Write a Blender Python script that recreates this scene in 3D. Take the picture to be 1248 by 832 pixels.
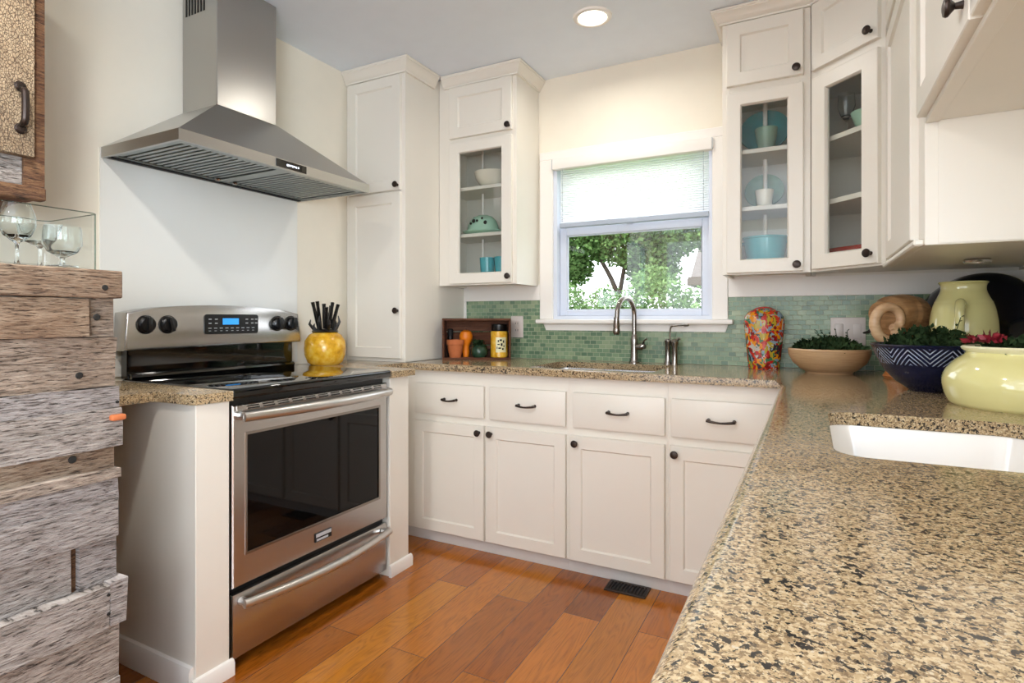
import bpy, bmesh, math, random
from mathutils import Matrix, Vector
random.seed(7)
S = bpy.context.scene
C = S.collection
PI = math.pi
for o in list(bpy.data.objects):
    bpy.data.objects.remove(o)

# ------------------------------------------------------------------ camera
CAM_H, F_PX, HORIZON, YAW = 1.15, 694.0, 388.0, 27.7
cam = bpy.data.cameras.new('camera')
cam_o = bpy.data.objects.new('camera', cam); C.objects.link(cam_o)
cam.sensor_width = 36.0
cam.lens = 36.0 * F_PX / 1248.0
cam.shift_y = -(416.0 - HORIZON) / 1248.0
cam.clip_start = 0.02
cam_o.location = (0, 0, CAM_H)
cam_o.rotation_euler = (PI/2, 0, math.radians(YAW))
S.camera = cam_o

# ------------------------------------------------------------------ light, exposure
S.view_settings.view_transform = 'Standard'
S.view_settings.look = 'None'
S.view_settings.gamma = 1.0
S.view_settings.use_curve_mapping = False
S.view_settings.exposure = 0.0
try:
    S.cycles.use_denoising = True
    S.cycles.max_bounces = 10
    S.cycles.diffuse_bounces = 5
    S.cycles.glossy_bounces = 5
    S.cycles.transmission_bounces = 8
    S.cycles.transparent_max_bounces = 12
    S.cycles.caustics_reflective = False
    S.cycles.caustics_refractive = False
    S.cycles.sample_clamp_indirect = 6.0
except Exception:
    pass
world = bpy.data.worlds.new('world'); S.world = world
world.use_nodes = True
bg = world.node_tree.nodes['Background']
bg.inputs['Color'].default_value = (0.90, 0.95, 1.0, 1)
bg.inputs['Strength'].default_value = 4.0

def area(name, loc, rot, size, size_y, power, col, shape='RECTANGLE', spread=180):
    l = bpy.data.lights.new(name, 'AREA'); l.shape = shape
    l.size = size
    if shape in ('RECTANGLE', 'ELLIPSE'): l.size_y = size_y
    l.energy = power; l.color = col; l.spread = math.radians(spread)
    o = bpy.data.objects.new(name, l); C.objects.link(o)
    o.location = loc; o.rotation_euler = rot
    return o
sun = bpy.data.lights.new('sun', 'SUN'); sun.energy = 4.0; sun.angle = math.radians(1.0)
sun.color = (1.0, 0.96, 0.88)
sun_o = bpy.data.objects.new('sun', sun); C.objects.link(sun_o)
sun_o.rotation_euler = (math.radians(38), 0, math.radians(-35))
# area lamps added for daylight fill, set at unseen openings behind the camera
XW_, XE_ = -2.32, 0.76
DAY = (0.76, 0.88, 1.0)
area('daylight_fill_south', (-0.75, -3.25, 1.45), (math.radians(97), 0, 0), 2.6, 1.9, 6, DAY)
area('daylight_fill_east', (XE_+.22, -1.55, 1.5), (0, math.radians(100), 0), 1.5, 2.2, 185, DAY)
area('daylight_fill_west', (XW_-.22, -1.75, 1.5), (0, math.radians(-100), 0), 1.5, 2.2, 46, DAY)
# recessed ceiling cans (one in view, the others further back in the room)
WARM = (1.0, 0.95, 0.87)
CANS = [(-0.882, 2.468, 6), (-1.2, 0.35, 18), (-1.1, -1.6, 12)]
for x, y, w in CANS:
    area('can_lamp', (x, y, 2.512), (0, 0, 0), 0.13, 0.13, w, WARM, 'DISK', 165)

# ------------------------------------------------------------------ materials
def hx(h):
    h = h.lstrip('#'); v = [int(h[i:i+2], 16)/255 for i in (0, 2, 4)]
    return tuple(c/12.92 if c <= .04045 else ((c+.055)/1.055)**2.4 for c in v) + (1,)
class NT:
    def __init__(self, name):
        self.m = bpy.data.materials.new(name); self.m.use_nodes = True
        self.t = self.m.node_tree; self.b = self.t.nodes['Principled BSDF']
        self.out = self.t.nodes['Material Output']
    def n(self, typ, **kw):
        nd = self.t.nodes.new(typ)
        for k, v in kw.items():
            if k.startswith('i_'):
                nd.inputs[k[2:].replace('_', ' ')].default_value = v
            else: setattr(nd, k, v)
        return nd
    def l(self, a, b): self.t.links.new(a, b)
    def ramp(self, fac, stops, interp='LINEAR'):
        r = self.n('ShaderNodeValToRGB'); e = r.color_ramp.elements
        r.color_ramp.interpolation = interp
        while len(e) < len(stops): e.new(0.5)
        for el, (p, c) in zip(e, stops):
            el.position = p; el.color = hx(c) if isinstance(c, str) else (c, c, c, 1)
        self.l(fac, r.inputs[0]); return r.outputs[0]
    def coords(self, scale=(1, 1, 1), rot=(0, 0, 0)):
        tc = self.n('ShaderNodeTexCoord'); mp = self.n('ShaderNodeMapping')
        mp.inputs['Scale'].default_value = scale; mp.inputs['Rotation'].default_value = rot
        self.l(tc.outputs['Object'], mp.inputs[0]); return mp.outputs[0]
    def noise(self, vec, scale, detail=4, rough=.55, dist=0):
        nd = self.n('ShaderNodeTexNoise'); nd.inputs['Scale'].default_value = scale
        nd.inputs['Detail'].default_value = detail; nd.inputs['Roughness'].default_value = rough
        nd.inputs['Distortion'].default_value = dist
        self.l(vec, nd.inputs['Vector']); return nd
    def mix(self, fac, a, b, mode='MIX'):
        nd = self.n('ShaderNodeMix', data_type='RGBA', blend_type=mode)
        for s, v in ((nd.inputs[0], fac), (nd.inputs[6], a), (nd.inputs[7], b)):
            if isinstance(v, (int, float)): s.default_value = v
            elif isinstance(v, str): s.default_value = hx(v)
            elif isinstance(v, tuple): s.default_value = v
            else: self.l(v, s)
        return nd.outputs[2]
    def math(self, op, a, b=0.0):
        nd = self.n('ShaderNodeMath', operation=op)
        for s, v in ((nd.inputs[0], a), (nd.inputs[1], b)):
            if isinstance(v, (int, float)): s.default_value = v
            else: self.l(v, s)
        return nd.outputs[0]
    def bump(self, h, strength=.3, dist=.01):
        nd = self.n('ShaderNodeBump'); nd.inputs['Strength'].default_value = strength
        nd.inputs['Distance'].default_value = dist
        self.l(h, nd.inputs['Height']); self.l(nd.outputs[0], self.b.inputs['Normal'])
    def set(self, **kw):
        for k, v in kw.items():
            k = k.replace('_', ' ')
            s = self.b.inputs[k]
            if isinstance(v, str): s.default_value = hx(v)
            elif isinstance(v, (int, float, tuple)): s.default_value = v
            else: self.l(v, s)
        return self.m
def plain(name, col, rough=.5, metal=0., var=0.03, scale=9., **kw):
    k = NT(name); v = k.coords()
    nz = k.noise(v, scale, 3)
    c = hx(col); lo = tuple(x*(1-var) for x in c[:3])+(1,); hi = tuple(min(1, x*(1+var)) for x in c[:3])+(1,)
    k.set(Base_Color=k.mix(nz.outputs[0], lo, hi), Roughness=rough, Metallic=metal, **kw)
    return k.m
M = {}
M['wall'] = plain('cream_wall_paint', '#ece5d5', .7)
M['ceiling'] = plain('white_ceiling_paint', '#e6eef8', .8)
M['cab'] = plain('white_cabinet_paint', '#e4dfd4', .35, var=.015)
M['trim'] = plain('white_trim_paint', '#ece8e2', .4, var=.015)
M['toe'] = plain('grey_white_toe_kick', '#c9c5c1', .5)
M['panelwhite'] = plain('gloss_white_panel', '#e9e9e4', .22, var=.01)
M['vinyl'] = plain('white_vinyl', '#d3d9e5', .35, var=.01)
M['railgrey'] = plain('blue_grey_rail', '#aab4c2', .4)
M['bronze'] = plain('dark_bronze', '#3a302b', .35, .7, var=.2, scale=60)
M['black'] = plain('black_plastic', '#0c0c0d', .3)
M['blackgloss'] = plain('black_ceramic_glass', '#040506', .05, Coat_Weight=.5)
M['blackmatte'] = plain('black_matte', '#101010', .7)
M['greyplastic'] = plain('grey_marking', '#b9bcc0', .5)
M['knife'] = plain('black_knife_handle', '#0b0a0a', .25)
M['offwhite'] = plain('off_white_ceramic', '#ece6d6', .15)
M['turq'] = plain('turquoise_ceramic', '#3fa9b4', .15, var=.06)
M['mint'] = plain('mint_green_ceramic', '#a9cfb9', .15, var=.1, scale=30)
M['green_dk'] = plain('dark_green_glaze', '#25402f', .2, var=.25)
M['terracotta'] = plain('terracotta', '#b9683a', .75, var=.15, scale=40)
M['paleyellow'] = plain('pale_yellow_enamel', '#ded797', .09, var=.02, Coat_Weight=.6)
M['rimyellow'] = plain('pale_yellow_rim', '#e9e4bf', .15)
M['navygloss'] = plain('navy_enamel', '#070b1a', .08, var=.2, Coat_Weight=.5)
M['cream_enamel'] = plain('cream_enamel', '#e4dcae', .15)
M['red'] = plain('red_lacquer', '#b02a1e', .25, var=.15)
M['plate'] = plain('wall_plate_plastic', '#d3c8c0', .4)
M['dark'] = plain('dark_slot', '#15130f', .8)
M['porcelain'] = plain('white_porcelain', '#eeeae4', .12, var=.01)
M['soil'] = plain('dark_soil', '#191510', .9, var=.4, scale=80)
M['orange'] = plain('orange_peel', '#e07a10', .4, var=.15, scale=60)
M['redflower'] = plain('red_petal', '#8f1f2e', .5, var=.3, scale=60)
M['brick'] = plain('neighbour_brick', '#6a463a', .9, var=.2)
M['fascia'] = plain('brown_fascia', '#54453a', .8)
M['roof'] = plain('grey_shingle', '#5f5854', .9, var=.2, scale=14)
M['bark'] = plain('bark', '#3d322b', .9, var=.4, scale=20)
M['lawn'] = plain('lawn_green', '#5f8a3d', .9, var=.3, scale=3)

def steel(name, col, rough, stretch):
    k = NT(name); v = k.coords(stretch); nz = k.noise(v, 60, 2, .5)
    k.set(Base_Color=k.mix(nz.outputs[0], tuple(x*.97 for x in hx(col)[:3])+(1,), col), Metallic=1.0, Roughness=rough)
    k.bump(nz.outputs[0], .03, .0005)
    return k.m
M['steel'] = steel('brushed_stainless', '#c2c0be', .26, (1, .5, 22))
M['steelv'] = steel('brushed_stainless_hood', '#b6b4b0', .30, (1, .5, 22))
M['satin'] = steel('satin_steel_bar', '#cfccc8', .34, (1, .5, 22))
M['nickel'] = steel('brushed_nickel', '#98928c', .22, (1, 1, .3))
M['filter'] = steel('filter_steel', '#9da19f', .35, (.1, 1, 1))
M['sinksteel'] = steel('sink_steel', '#a9a9aa', .25, (.1, 1, 1))

def granite():
    k = NT('speckled_granite'); v = k.coords()
    wob = k.noise(v, 260, 2, .5)
    vec = k.mix(.004, v, wob.outputs['Color'], 'ADD')
    v1 = k.n('ShaderNodeTexVoronoi'); v1.inputs['Scale'].default_value = 380; k.l(vec, v1.inputs['Vector'])
    sep = k.n('ShaderNodeSeparateColor'); k.l(v1.outputs['Color'], sep.inputs[0])
    soft = k.noise(v, 60, 3, .6)
    base = k.ramp(k.math('ADD', k.math('MULTIPLY', sep.outputs[0], .55), k.math('MULTIPLY', soft.outputs[0], .45)),
                  [(.15, '#806a50'), (.35, '#a08866'), (.55, '#b79f7a'), (.75, '#c6b290'), (.9, '#b9b0a0')])
    fine = k.noise(v, 210, 3, .62)
    brown = k.ramp(fine.outputs[0], [(.0, 0.), (.53, 0.), (.60, .8), (1, .9)])
    n2 = k.noise(v, 135, 3, .62, .3); n3 = k.noise(v, 30, 2, .5)
    bl = k.math('ADD', n2.outputs[0], k.math('MULTIPLY', k.math('SUBTRACT', n3.outputs[0], .5), .22))
    black = k.ramp(bl, [(.0, 0.), (.565, 0.), (.595, 1.), (1, 1.)])
    spk = k.ramp(sep.outputs[1], [(0, 0.), (.925, 0.), (.935, 1.)], 'LINEAR')
    c = k.mix(brown, base, '#6a563f'); c = k.mix(k.math('MULTIPLY', spk, .8), c, '#4a4038'); c = k.mix(black, c, '#282523')
    k.set(Base_Color=c, Roughness=.13, Specular_IOR_Level=.42, Coat_Weight=.1, Coat_Roughness=.04)
    return k.m
M['granite'] = granite()

def floor_wood():
    k = NT('oak_plank_floor'); tc = k.n('ShaderNodeTexCoord')
    mp = k.n('ShaderNodeMapping'); mp.inputs['Rotation'].default_value = (0, 0, PI/2)
    mp.inputs['Location'].default_value = (0.37, .078, 0)
    k.l(tc.outputs['Object'], mp.inputs[0]); v = mp.outputs[0]
    br = k.n('ShaderNodeTexBrick'); k.l(v, br.inputs['Vector'])
    br.inputs['Color1'].default_value = (0, 0, 0, 1); br.inputs['Color2'].default_value = (1, 1, 1, 1)
    br.inputs['Mortar'].default_value = (.5, .5, .5, 1)
    br.inputs['Scale'].default_value = 1.0; br.inputs['Brick Width'].default_value = 1.35
    br.inputs['Row Height'].default_value = .148; br.inputs['Mortar Size'].default_value = .0012
    br.inputs['Mortar Smooth'].default_value = .2; br.offset = .37
    sep = k.n('ShaderNodeSeparateColor'); k.l(br.outputs['Color'], sep.inputs[0]); pid = sep.outputs[0]
    base = k.ramp(pid, [(0, '#753c0f'), (.25, '#a05916'), (.5, '#b0681a'), (.75, '#8e4e12'), (1, '#b9741d')])
    # grain along the board, shifted from board to board
    comb = k.n('ShaderNodeCombineXYZ'); k.l(k.math('MULTIPLY', pid, 37.), comb.inputs[2])
    ad = k.n('ShaderNodeVectorMath', operation='ADD'); k.l(v, ad.inputs[0]); k.l(comb.outputs[0], ad.inputs[1])
    mp2 = k.n('ShaderNodeMapping'); mp2.inputs['Scale'].default_value = (1.6, 14, 1); k.l(ad.outputs[0], mp2.inputs[0])
    big = k.noise(mp2.outputs[0], 1.1, 2, .5, .8)
    rings = k.math('SINE', k.math('MULTIPLY', big.outputs[0], 70.))
    mp3 = k.n('ShaderNodeMapping'); mp3.inputs['Scale'].default_value = (5, 90, 1); k.l(ad.outputs[0], mp3.inputs[0])
    fine = k.noise(mp3.outputs[0], 2.2, 5, .65)
    gr = k.math('ADD', k.math('MULTIPLY', k.math('ADD', rings, 1.), .16), k.math('MULTIPLY', fine.outputs[0], .8))
    g = k.ramp(gr, [(.2, .52), (.45, .95), (.75, 1.12)])
    c = k.mix(1., base, g, 'MULTIPLY')
    c = k.mix(br.outputs['Fac'], c, '#4a2410')
    k.set(Base_Color=c, Roughness=k.ramp(fine.outputs[0], [(0, .1), (1, .22)]), Coat_Weight=.25, Coat_Roughness=.1)
    hgt = k.math('SUBTRACT', k.math('MULTIPLY', gr, .25), br.outputs['Fac'])
    k.bump(hgt, .12, .004)
    return k.m
M['floor'] = floor_wood()

def tile():
    k = NT('green_glass_mosaic'); tc = k.n('ShaderNodeTexCoord')
    sp = k.n('ShaderNodeSeparateXYZ'); k.l(tc.outputs['Object'], sp.inputs[0])
    cb = k.n('ShaderNodeCombineXYZ'); k.l(k.math('ADD', sp.outputs[0], sp.outputs[1]), cb.inputs[0]); k.l(sp.outputs[2], cb.inputs[1])
    br = k.n('ShaderNodeTexBrick'); k.l(cb.outputs[0], br.inputs['Vector'])
    br.inputs['Color1'].default_value = (0, 0, 0, 1); br.inputs['Color2'].default_value = (1, 1, 1, 1)
    br.inputs['Mortar'].default_value = (.5, .5, .5, 1); br.inputs['Scale'].default_value = 1.0
    br.inputs['Brick Width'].default_value = .036; br.inputs['Row Height'].default_value = .0225
    br.inputs['Mortar Size'].default_value = .0013; br.inputs['Mortar Smooth'].default_value = .1; br.offset = .5
    c = k.ramp(br.outputs['Color'], [(0, '#5a745c'), (.35, '#6d886b'), (.65, '#7f9676'), (1, '#94a483')])
    c = k.mix(br.outputs['Fac'], c, '#a7ad92')
    k.set(Base_Color=c, Roughness=k.mix(br.outputs['Fac'], (.26, .26, .26, 1), (.7, .7, .7, 1)))
    k.bump(k.math('SUBTRACT', 1., br.outputs['Fac']), .5, .002)
    return k.m
M['tile'] = tile()

def barn(name, stops, tint='#8a5a38', amt=.0):
    k = NT(name); tc = k.n('ShaderNodeTexCoord'); oi = k.n('ShaderNodeObjectInfo')
    comb = k.n('ShaderNodeCombineXYZ'); k.l(k.math('MULTIPLY', oi.outputs['Random'], 23.), comb.inputs[0])
    ad = k.n('ShaderNodeVectorMath', operation='ADD'); k.l(tc.outputs['Object'], ad.inputs[0]); k.l(comb.outputs[0], ad.inputs[1])
    mp = k.n('ShaderNodeMapping'); mp.inputs['Scale'].default_value = (1, 1.6, 14); k.l(ad.outputs[0], mp.inputs[0])
    a = k.noise(mp.outputs[0], 5., 7, .72, 1.2)
    mp2 = k.n('ShaderNodeMapping'); mp2.inputs['Scale'].default_value = (1, 7, 70); k.l(ad.outputs[0], mp2.inputs[0])
    f = k.noise(mp2.outputs[0], 5., 5, .75, .5)
    pat = k.noise(ad.outputs[0], 6., 4, .6)
    h = k.math('ADD', k.math('MULTIPLY', a.outputs[0], .5), k.math('MULTIPLY', f.outputs[0], .5))
    c = k.ramp(h, stops)
    br = k.ramp(k.math('ADD', pat.outputs[0], k.math('MULTIPLY', k.math('SUBTRACT', oi.outputs['Random'], .5), .25)), [(.5-amt*.4, 0.), (.72-amt*.4, .55+.4*amt)])
    c = k.mix(br, c, k.mix(h, '#3c2416', tint))
    crack = k.ramp(f.outputs[0], [(.36, 0.), (.43, 1.)])
    c = k.mix(crack, k.mix(.8, c, '#211b18'), c)
    tint_ = k.ramp(oi.outputs['Random'], [(0, '#f0f2f8'), (.35, '#ffffff'), (.7, '#fff3e4'), (1, '#f3e4d4')])
    c = k.mix(1., c, tint_, 'MULTIPLY')
    k.set(Base_Color=c, Roughness=.85)
    k.bump(k.math('ADD', h, k.math('MULTIPLY', crack, .3)), 1., .012)
    return k.m
M['barn'] = barn('weathered_grey_barnwood', [(.34, '#3f3834'), (.42, '#82786f'), (.49, '#a69c94'), (.57, '#bfb6ae'), (.7, '#d2cbc4')], '#a08c78', 0.)
M['barnbrown'] = barn('weathered_brown_barnwood', [(.34, '#3e3026'), (.43, '#806a58'), (.52, '#a39280'), (.66, '#bfb09f')], '#967458', .12)
M['barndark'] = barn('rusty_brown_barnwood', [(.3, '#22150e'), (.42, '#5c3a26'), (.55, '#87603f'), (.75, '#b5936e')], '#7d4a28', .3)
M['cratewood'] = barn('crate_walnut', [(.25, '#3a2116'), (.45, '#6b4330'), (.65, '#8d5f45'), (.85, '#a9795a')], '#6d4028', .2)

def crackle():
    k = NT('crackled_tan_paint'); v = k.coords((1, 1.5, 1))
    wob = k.noise(v, 30, 2); vec = k.mix(.015, v, wob.outputs['Color'], 'ADD')
    vo = k.n('ShaderNodeTexVoronoi', feature='DISTANCE_TO_EDGE'); vo.inputs['Scale'].default_value = 120; k.l(vec, vo.inputs['Vector'])
    nz = k.noise(v, 14, 5, .6)
    f = k.ramp(vo.outputs['Distance'], [(0, 0.), (.12, 1.)])
    c = k.mix(f, '#5a4636', k.ramp(nz.outputs[0], [(.3, '#8a745a'), (.7, '#b5a082')]))
    k.set(Base_Color=c, Roughness=.8); k.bump(f, .7, .003); return k.m
M['crackle'] = crackle()

def wood_smooth(name, a, b, scale=(1, 1, 6)):
    k = NT(name); v = k.coords(scale); nz = k.noise(v, 9, 4, .6, 1.2)
    k.set(Base_Color=k.ramp(nz.outputs[0], [(.3, a), (.7, b)]), Roughness=.35); return k.m
M['carved'] = wood_smooth('carved_tan_wood', '#8d6440', '#c59a6d', (1, 1, 5))
M['carvedlight'] = wood_smooth('pale_carved_wood', '#b58a63', '#dcbd97', (1, 1, 4))
M['tanbowl'] = wood_smooth('tan_bamboo_bowl', '#a98560', '#c6a47c', (1, 1, 30))
M['conebase'] = wood_smooth('orange_wood', '#96582a', '#b9773f', (6, 6, 1))

def yellow_mottle():
    k = NT('mottled_yellow_glaze'); nz = k.noise(k.coords(), 22, 5, .6)
    k.set(Base_Color=k.ramp(nz.outputs[0], [(.3, '#b8801a'), (.5, '#e0a928'), (.7, '#ecc65a')]), Roughness=.2); return k.m
M['pineapple'] = yellow_mottle()
def painted():
    k = NT('hand_painted_glaze'); v = k.coords((1, 1, .8)); wob = k.noise(v, 16, 3)
    vec = k.mix(.12, v, wob.outputs['Color'], 'ADD')
    vo = k.n('ShaderNodeTexVoronoi'); vo.inputs['Scale'].default_value = 70; k.l(vec, vo.inputs['Vector'])
    sp = k.n('ShaderNodeSeparateColor'); k.l(vo.outputs['Color'], sp.inputs[0])
    c = k.ramp(sp.outputs[0], [(0, '#b5231c'), (.16, '#d98a16'), (.3, '#7e1c18'), (.42, '#b9b3a8'), (.50, '#356b46'), (.64, '#b09a2a'), (.72, '#c43a22'), (.82, '#7f95a0'), (.92, '#2c2a33')], 'CONSTANT')
    k.set(Base_Color=c, Roughness=.25); return k.m
M['painted'] = painted()
def combed():
    k = NT('combed_navy_glaze'); tc = k.n('ShaderNodeTexCoord'); sp = k.n('ShaderNodeSeparateXYZ'); k.l(tc.outputs['Object'], sp.inputs[0])
    ang = k.math('ARCTAN2', sp.outputs[1], sp.outputs[0])
    seg = k.math('PINGPONG', k.math('MULTIPLY', ang, 9 / PI), 1.0)
    w = k.math('SINE', k.math('MULTIPLY', k.math('ADD', k.math('MULTIPLY', seg, .055), sp.outputs[2]), 430.))
    band = k.math('MULTIPLY', k.ramp(sp.outputs[2], [(.087, 0.), (.09, 1.), (.136, 1.), (.139, 0.)]), k.ramp(w, [(.45, 0.), (.8, 1.)]))
    nz = k.noise(tc.outputs['Object'], 40, 3)
    band = k.math('MULTIPLY', band, k.ramp(nz.outputs[0], [(.3, .35), (.6, 1.)]))
    k.set(Base_Color=k.mix(band, '#0c1433', '#a9b3c4'), Roughness=.22); return k.m
M['combed'] = combed()

def glass(name, tint=(1, 1, 1, 1), refl=1.0, body=0.0, bodycol='#ffffff'):
    k = NT(name); t = k.t; t.nodes.remove(k.b)
    tr = k.n('ShaderNodeBsdfTransparent'); tr.inputs[0].default_value = tint
    gl = k.n('ShaderNodeBsdfGlossy'); gl.inputs['Roughness'].default_value = .02
    lw = k.n('ShaderNodeFresnel'); gm = k.n('ShaderNodeNewGeometry')
    k.l(k.math('SUBTRACT', 1.45, k.math('MULTIPLY', gm.outputs['Backfacing'], 1.45-1/1.45)), lw.inputs['IOR'])
    mx = k.n('ShaderNodeMixShader'); k.l(k.math('MULTIPLY', lw.outputs[0], refl), mx.inputs[0])
    k.l(tr.outputs[0], mx.inputs[1]); k.l(gl.outputs[0], mx.inputs[2])
    last = mx.outputs[0]
    if body:
        df = k.n('ShaderNodeBsdfDiffuse'); df.inputs[0].default_value = hx(bodycol)
        m2 = k.n('ShaderNodeMixShader'); m2.inputs[0].default_value = body
        k.l(last, m2.inputs[1]); k.l(df.outputs[0], m2.inputs[2]); last = m2.outputs[0]
    k.l(last, k.out.inputs[0]); return k.m
M['pane'] = glass('clear_window_glass')
M['cabpane'] = glass('cabinet_door_glass', (.93, .94, .93, 1), 1.0)
k_ = NT('clear_crystal'); k_.t.nodes.remove(k_.b); g_ = k_.n('ShaderNodeBsdfGlass'); g_.inputs['IOR'].default_value = 1.45
g_.inputs['Color'].default_value = (.97, .985, .98, 1); k_.l(g_.outputs[0], k_.out.inputs[0]); M['crystal'] = k_.m
M['caseglass'] = glass('green_edge_glass', (.985, .992, .988, 1), .5)
M['edgeglass'] = glass('dark_glass_edge', (.55, .62, .58, 1), 1.)
M['tealglass'] = glass('teal_tinted_glass', (.4, .78, .8, 1), 1.3, .5, '#55b4ba')
M['greenglass'] = glass('pale_green_glass', (.7, .85, .77, 1), 1.3, .4, '#b4d0bd')
M['ovenglass'] = plain('oven_door_glass', '#060505', .04, Specular_IOR_Level=.3)
def emit(name, col, s):
    k = NT(name); k.set(Base_Color=col, Emission_Color=col, Emission_Strength=s, Roughness=.4); return k.m
M['lamp'] = emit('lamp_diffuser', '#fff3e0', 6.0)
M['lcd'] = emit('blue_lcd', '#2f8fe0', .75)
M['led'] = emit('white_led_marks', '#e8f0ff', 1.2)
def shade_mat():
    k = NT('cellular_shade_cloth'); t = k.t
    tl = k.n('ShaderNodeBsdfTranslucent'); tl.inputs[0].default_value = (.92, .92, .92, 1)
    df = k.n('ShaderNodeBsdfDiffuse'); df.inputs[0].default_value = (.88, .88, .88, 1)
    mx = k.n('ShaderNodeMixShader'); mx.inputs[0].default_value = .9
    k.l(df.outputs[0], mx.inputs[1]); k.l(tl.outputs[0], mx.inputs[2]); k.l(mx.outputs[0], k.out.inputs[0])
    t.nodes.remove(k.b); return k.m
M['shade'] = shade_mat()
def leaf(name, a, b, trans=.35):
    k = NT(name); oi = k.noise(k.coords(), 9, 2)
    col = k.ramp(oi.outputs[0], [(.3, a), (.7, b)])
    df = k.n('ShaderNodeBsdfDiffuse'); k.l(col, df.inputs[0])
    tl = k.n('ShaderNodeBsdfTranslucent'); k.l(col, tl.inputs[0])
    mx = k.n('ShaderNodeMixShader'); mx.inputs[0].default_value = trans
    k.l(df.outputs[0], mx.inputs[1]); k.l(tl.outputs[0], mx.inputs[2]); k.l(mx.outputs[0], k.out.inputs[0])
    k.t.nodes.remove(k.b); return k.m
M['leaf'] = leaf('tree_leaf', '#34502b', '#7b9a5f')
M['leafpale'] = leaf('pale_shrub_leaf', '#44683a', '#93b076')
M['plantleaf'] = leaf('dark_house_plant_leaf', '#182417', '#455a3a', .15)

# ------------------------------------------------------------------ mesh helpers
def B(): return bmesh.new()
def box(b, x0, x1, y0, y1, z0, z1, bev=0., seg=1, mtx=None):
    m = Matrix.Translation(((x0+x1)/2, (y0+y1)/2, (z0+z1)/2)) @ Matrix.Diagonal((abs(x1-x0), abs(y1-y0), abs(z1-z0), 1))
    if mtx is not None: m = mtx @ m
    r = bmesh.ops.create_cube(b, size=1, matrix=m)
    if bev:
        es = list({e for v in r['verts'] for e in v.link_edges})
        bmesh.ops.bevel(b, geom=es, offset=bev, segments=seg, profile=.5, affect='EDGES', clamp_overlap=True)
    return b
def lathe(b, prof, mtx=Matrix(), seg=28):
    rings = []
    for r, z in prof:
        if r < 1e-6: rings.append([b.verts.new(mtx @ Vector((0, 0, z)))])
        else: rings.append([b.verts.new(mtx @ Vector((r*math.cos(2*PI*i/seg), r*math.sin(2*PI*i/seg), z))) for i in range(seg)])
    for a, c in zip(rings, rings[1:]):
        for i in range(seg):
            j = (i+1) % seg
            if len(a) == 1 and len(c) == 1: continue
            if len(a) == 1: f = (a[0], c[j], c[i])
            elif len(c) == 1: f = (a[i], a[j], c[0])
            else: f = (a[i], a[j], c[j], c[i])
            b.faces.new(f)
    return b
def sp(prof, n=4):
    return [(max(0., p.x), p.z) for p in smooth_path([(r, 0, z) for r, z in prof], n)]
def tube(b, pts, rad, seg=10, cap=True):
    pts = [Vector(p) for p in pts]; n = len(pts)
    rs = rad if isinstance(rad, (list, tuple)) else [rad]*n
    prev = None; rings = []
    for i, p in enumerate(pts):
        t = (pts[min(i+1, n-1)] - pts[max(i-1, 0)]).normalized()
        if prev is None:
            up = Vector((0, 0, 1)) if abs(t.z) < .9 else Vector((1, 0, 0)); u = t.cross(up).normalized()
        else: u = (prev - t*prev.dot(t)).normalized()
        prev = u; w = t.cross(u)
        rings.append([b.verts.new(p + (u*math.cos(2*PI*k/seg) + w*math.sin(2*PI*k/seg))*rs[i]) for k in range(seg)])
    for a, c in zip(rings, rings[1:]):
        for k in range(seg):
            b.faces.new((a[k], a[(k+1) % seg], c[(k+1) % seg], c[k]))
    if cap:
        b.faces.new(rings[0][::-1]); b.faces.new(rings[-1])
    return b
def prism(b, poly, a, c, axis='z', mtx=Matrix()):
    def P(u, v, w):
        return mtx @ Vector({'z': (u, v, w), 'x': (w, u, v), 'y': (u, w, v)}[axis])
    lo = [b.verts.new(P(u, v, a)) for u, v in poly]; hi = [b.verts.new(P(u, v, c)) for u, v in poly]
    n = len(poly)
    b.faces.new(lo[::-1]); b.faces.new(hi)
    for i in range(n): b.faces.new((lo[i], lo[(i+1) % n], hi[(i+1) % n], hi[i]))
    return b
def smooth_path(pts, n=8):
    pts = [Vector(p) for p in pts]; out = []
    for i in range(len(pts)-1):
        p0 = pts[max(i-1, 0)]; p1 = pts[i]; p2 = pts[i+1]; p3 = pts[min(i+2, len(pts)-1)]
        for k in range(n):
            t = k/n
            out.append(.5*((2*p1)+(p2-p0)*t+(2*p0-5*p1+4*p2-p3)*t*t+(3*p1-p0-3*p2+p3)*t**3))
    out.append(pts[-1]); return out
def rrect(x0, x1, y0, y1, r, n=5):
    out = []
    for cx, cy, a0 in ((x1-r, y1-r, 0), (x0+r, y1-r, 90), (x0+r, y0+r, 180), (x1-r, y0+r, 270)):
        for i in range(n+1):
            a = math.radians(a0+90*i/n); out.append((cx+r*math.cos(a), cy+r*math.sin(a)))
    return out

ROOT = {}
def obj(name, b, mat, parent=None, local=False, angle=35):
    bmesh.ops.recalc_face_normals(b, faces=b.faces[:])
    if parent is not None:
        mw = ROOT.get(parent, Matrix())
        if not local: b.transform(mw.inverted())
    me = bpy.data.meshes.new(name)
    off = None
    if parent is None and len(b.verts):
        xs = [v.co.x for v in b.verts]; ys = [v.co.y for v in b.verts]; zs = [v.co.z for v in b.verts]
        off = Vector(((min(xs)+max(xs))/2, (min(ys)+max(ys))/2, min(zs)))
        b.transform(Matrix.Translation(-off))
    b.to_mesh(me); b.free()
    me.materials.append(M[mat] if isinstance(mat, str) else mat)
    me.polygons.foreach_set('use_smooth', [True]*len(me.polygons))
    me.set_sharp_from_angle(angle=math.radians(angle))
    o = bpy.data.objects.new(name, me); C.objects.link(o)
    if parent is not None:
        o.parent = parent; ROOT[o] = ROOT.get(parent, Matrix())
    else:
        o.location = off; ROOT[o] = Matrix.Translation(off)
    return o
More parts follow.
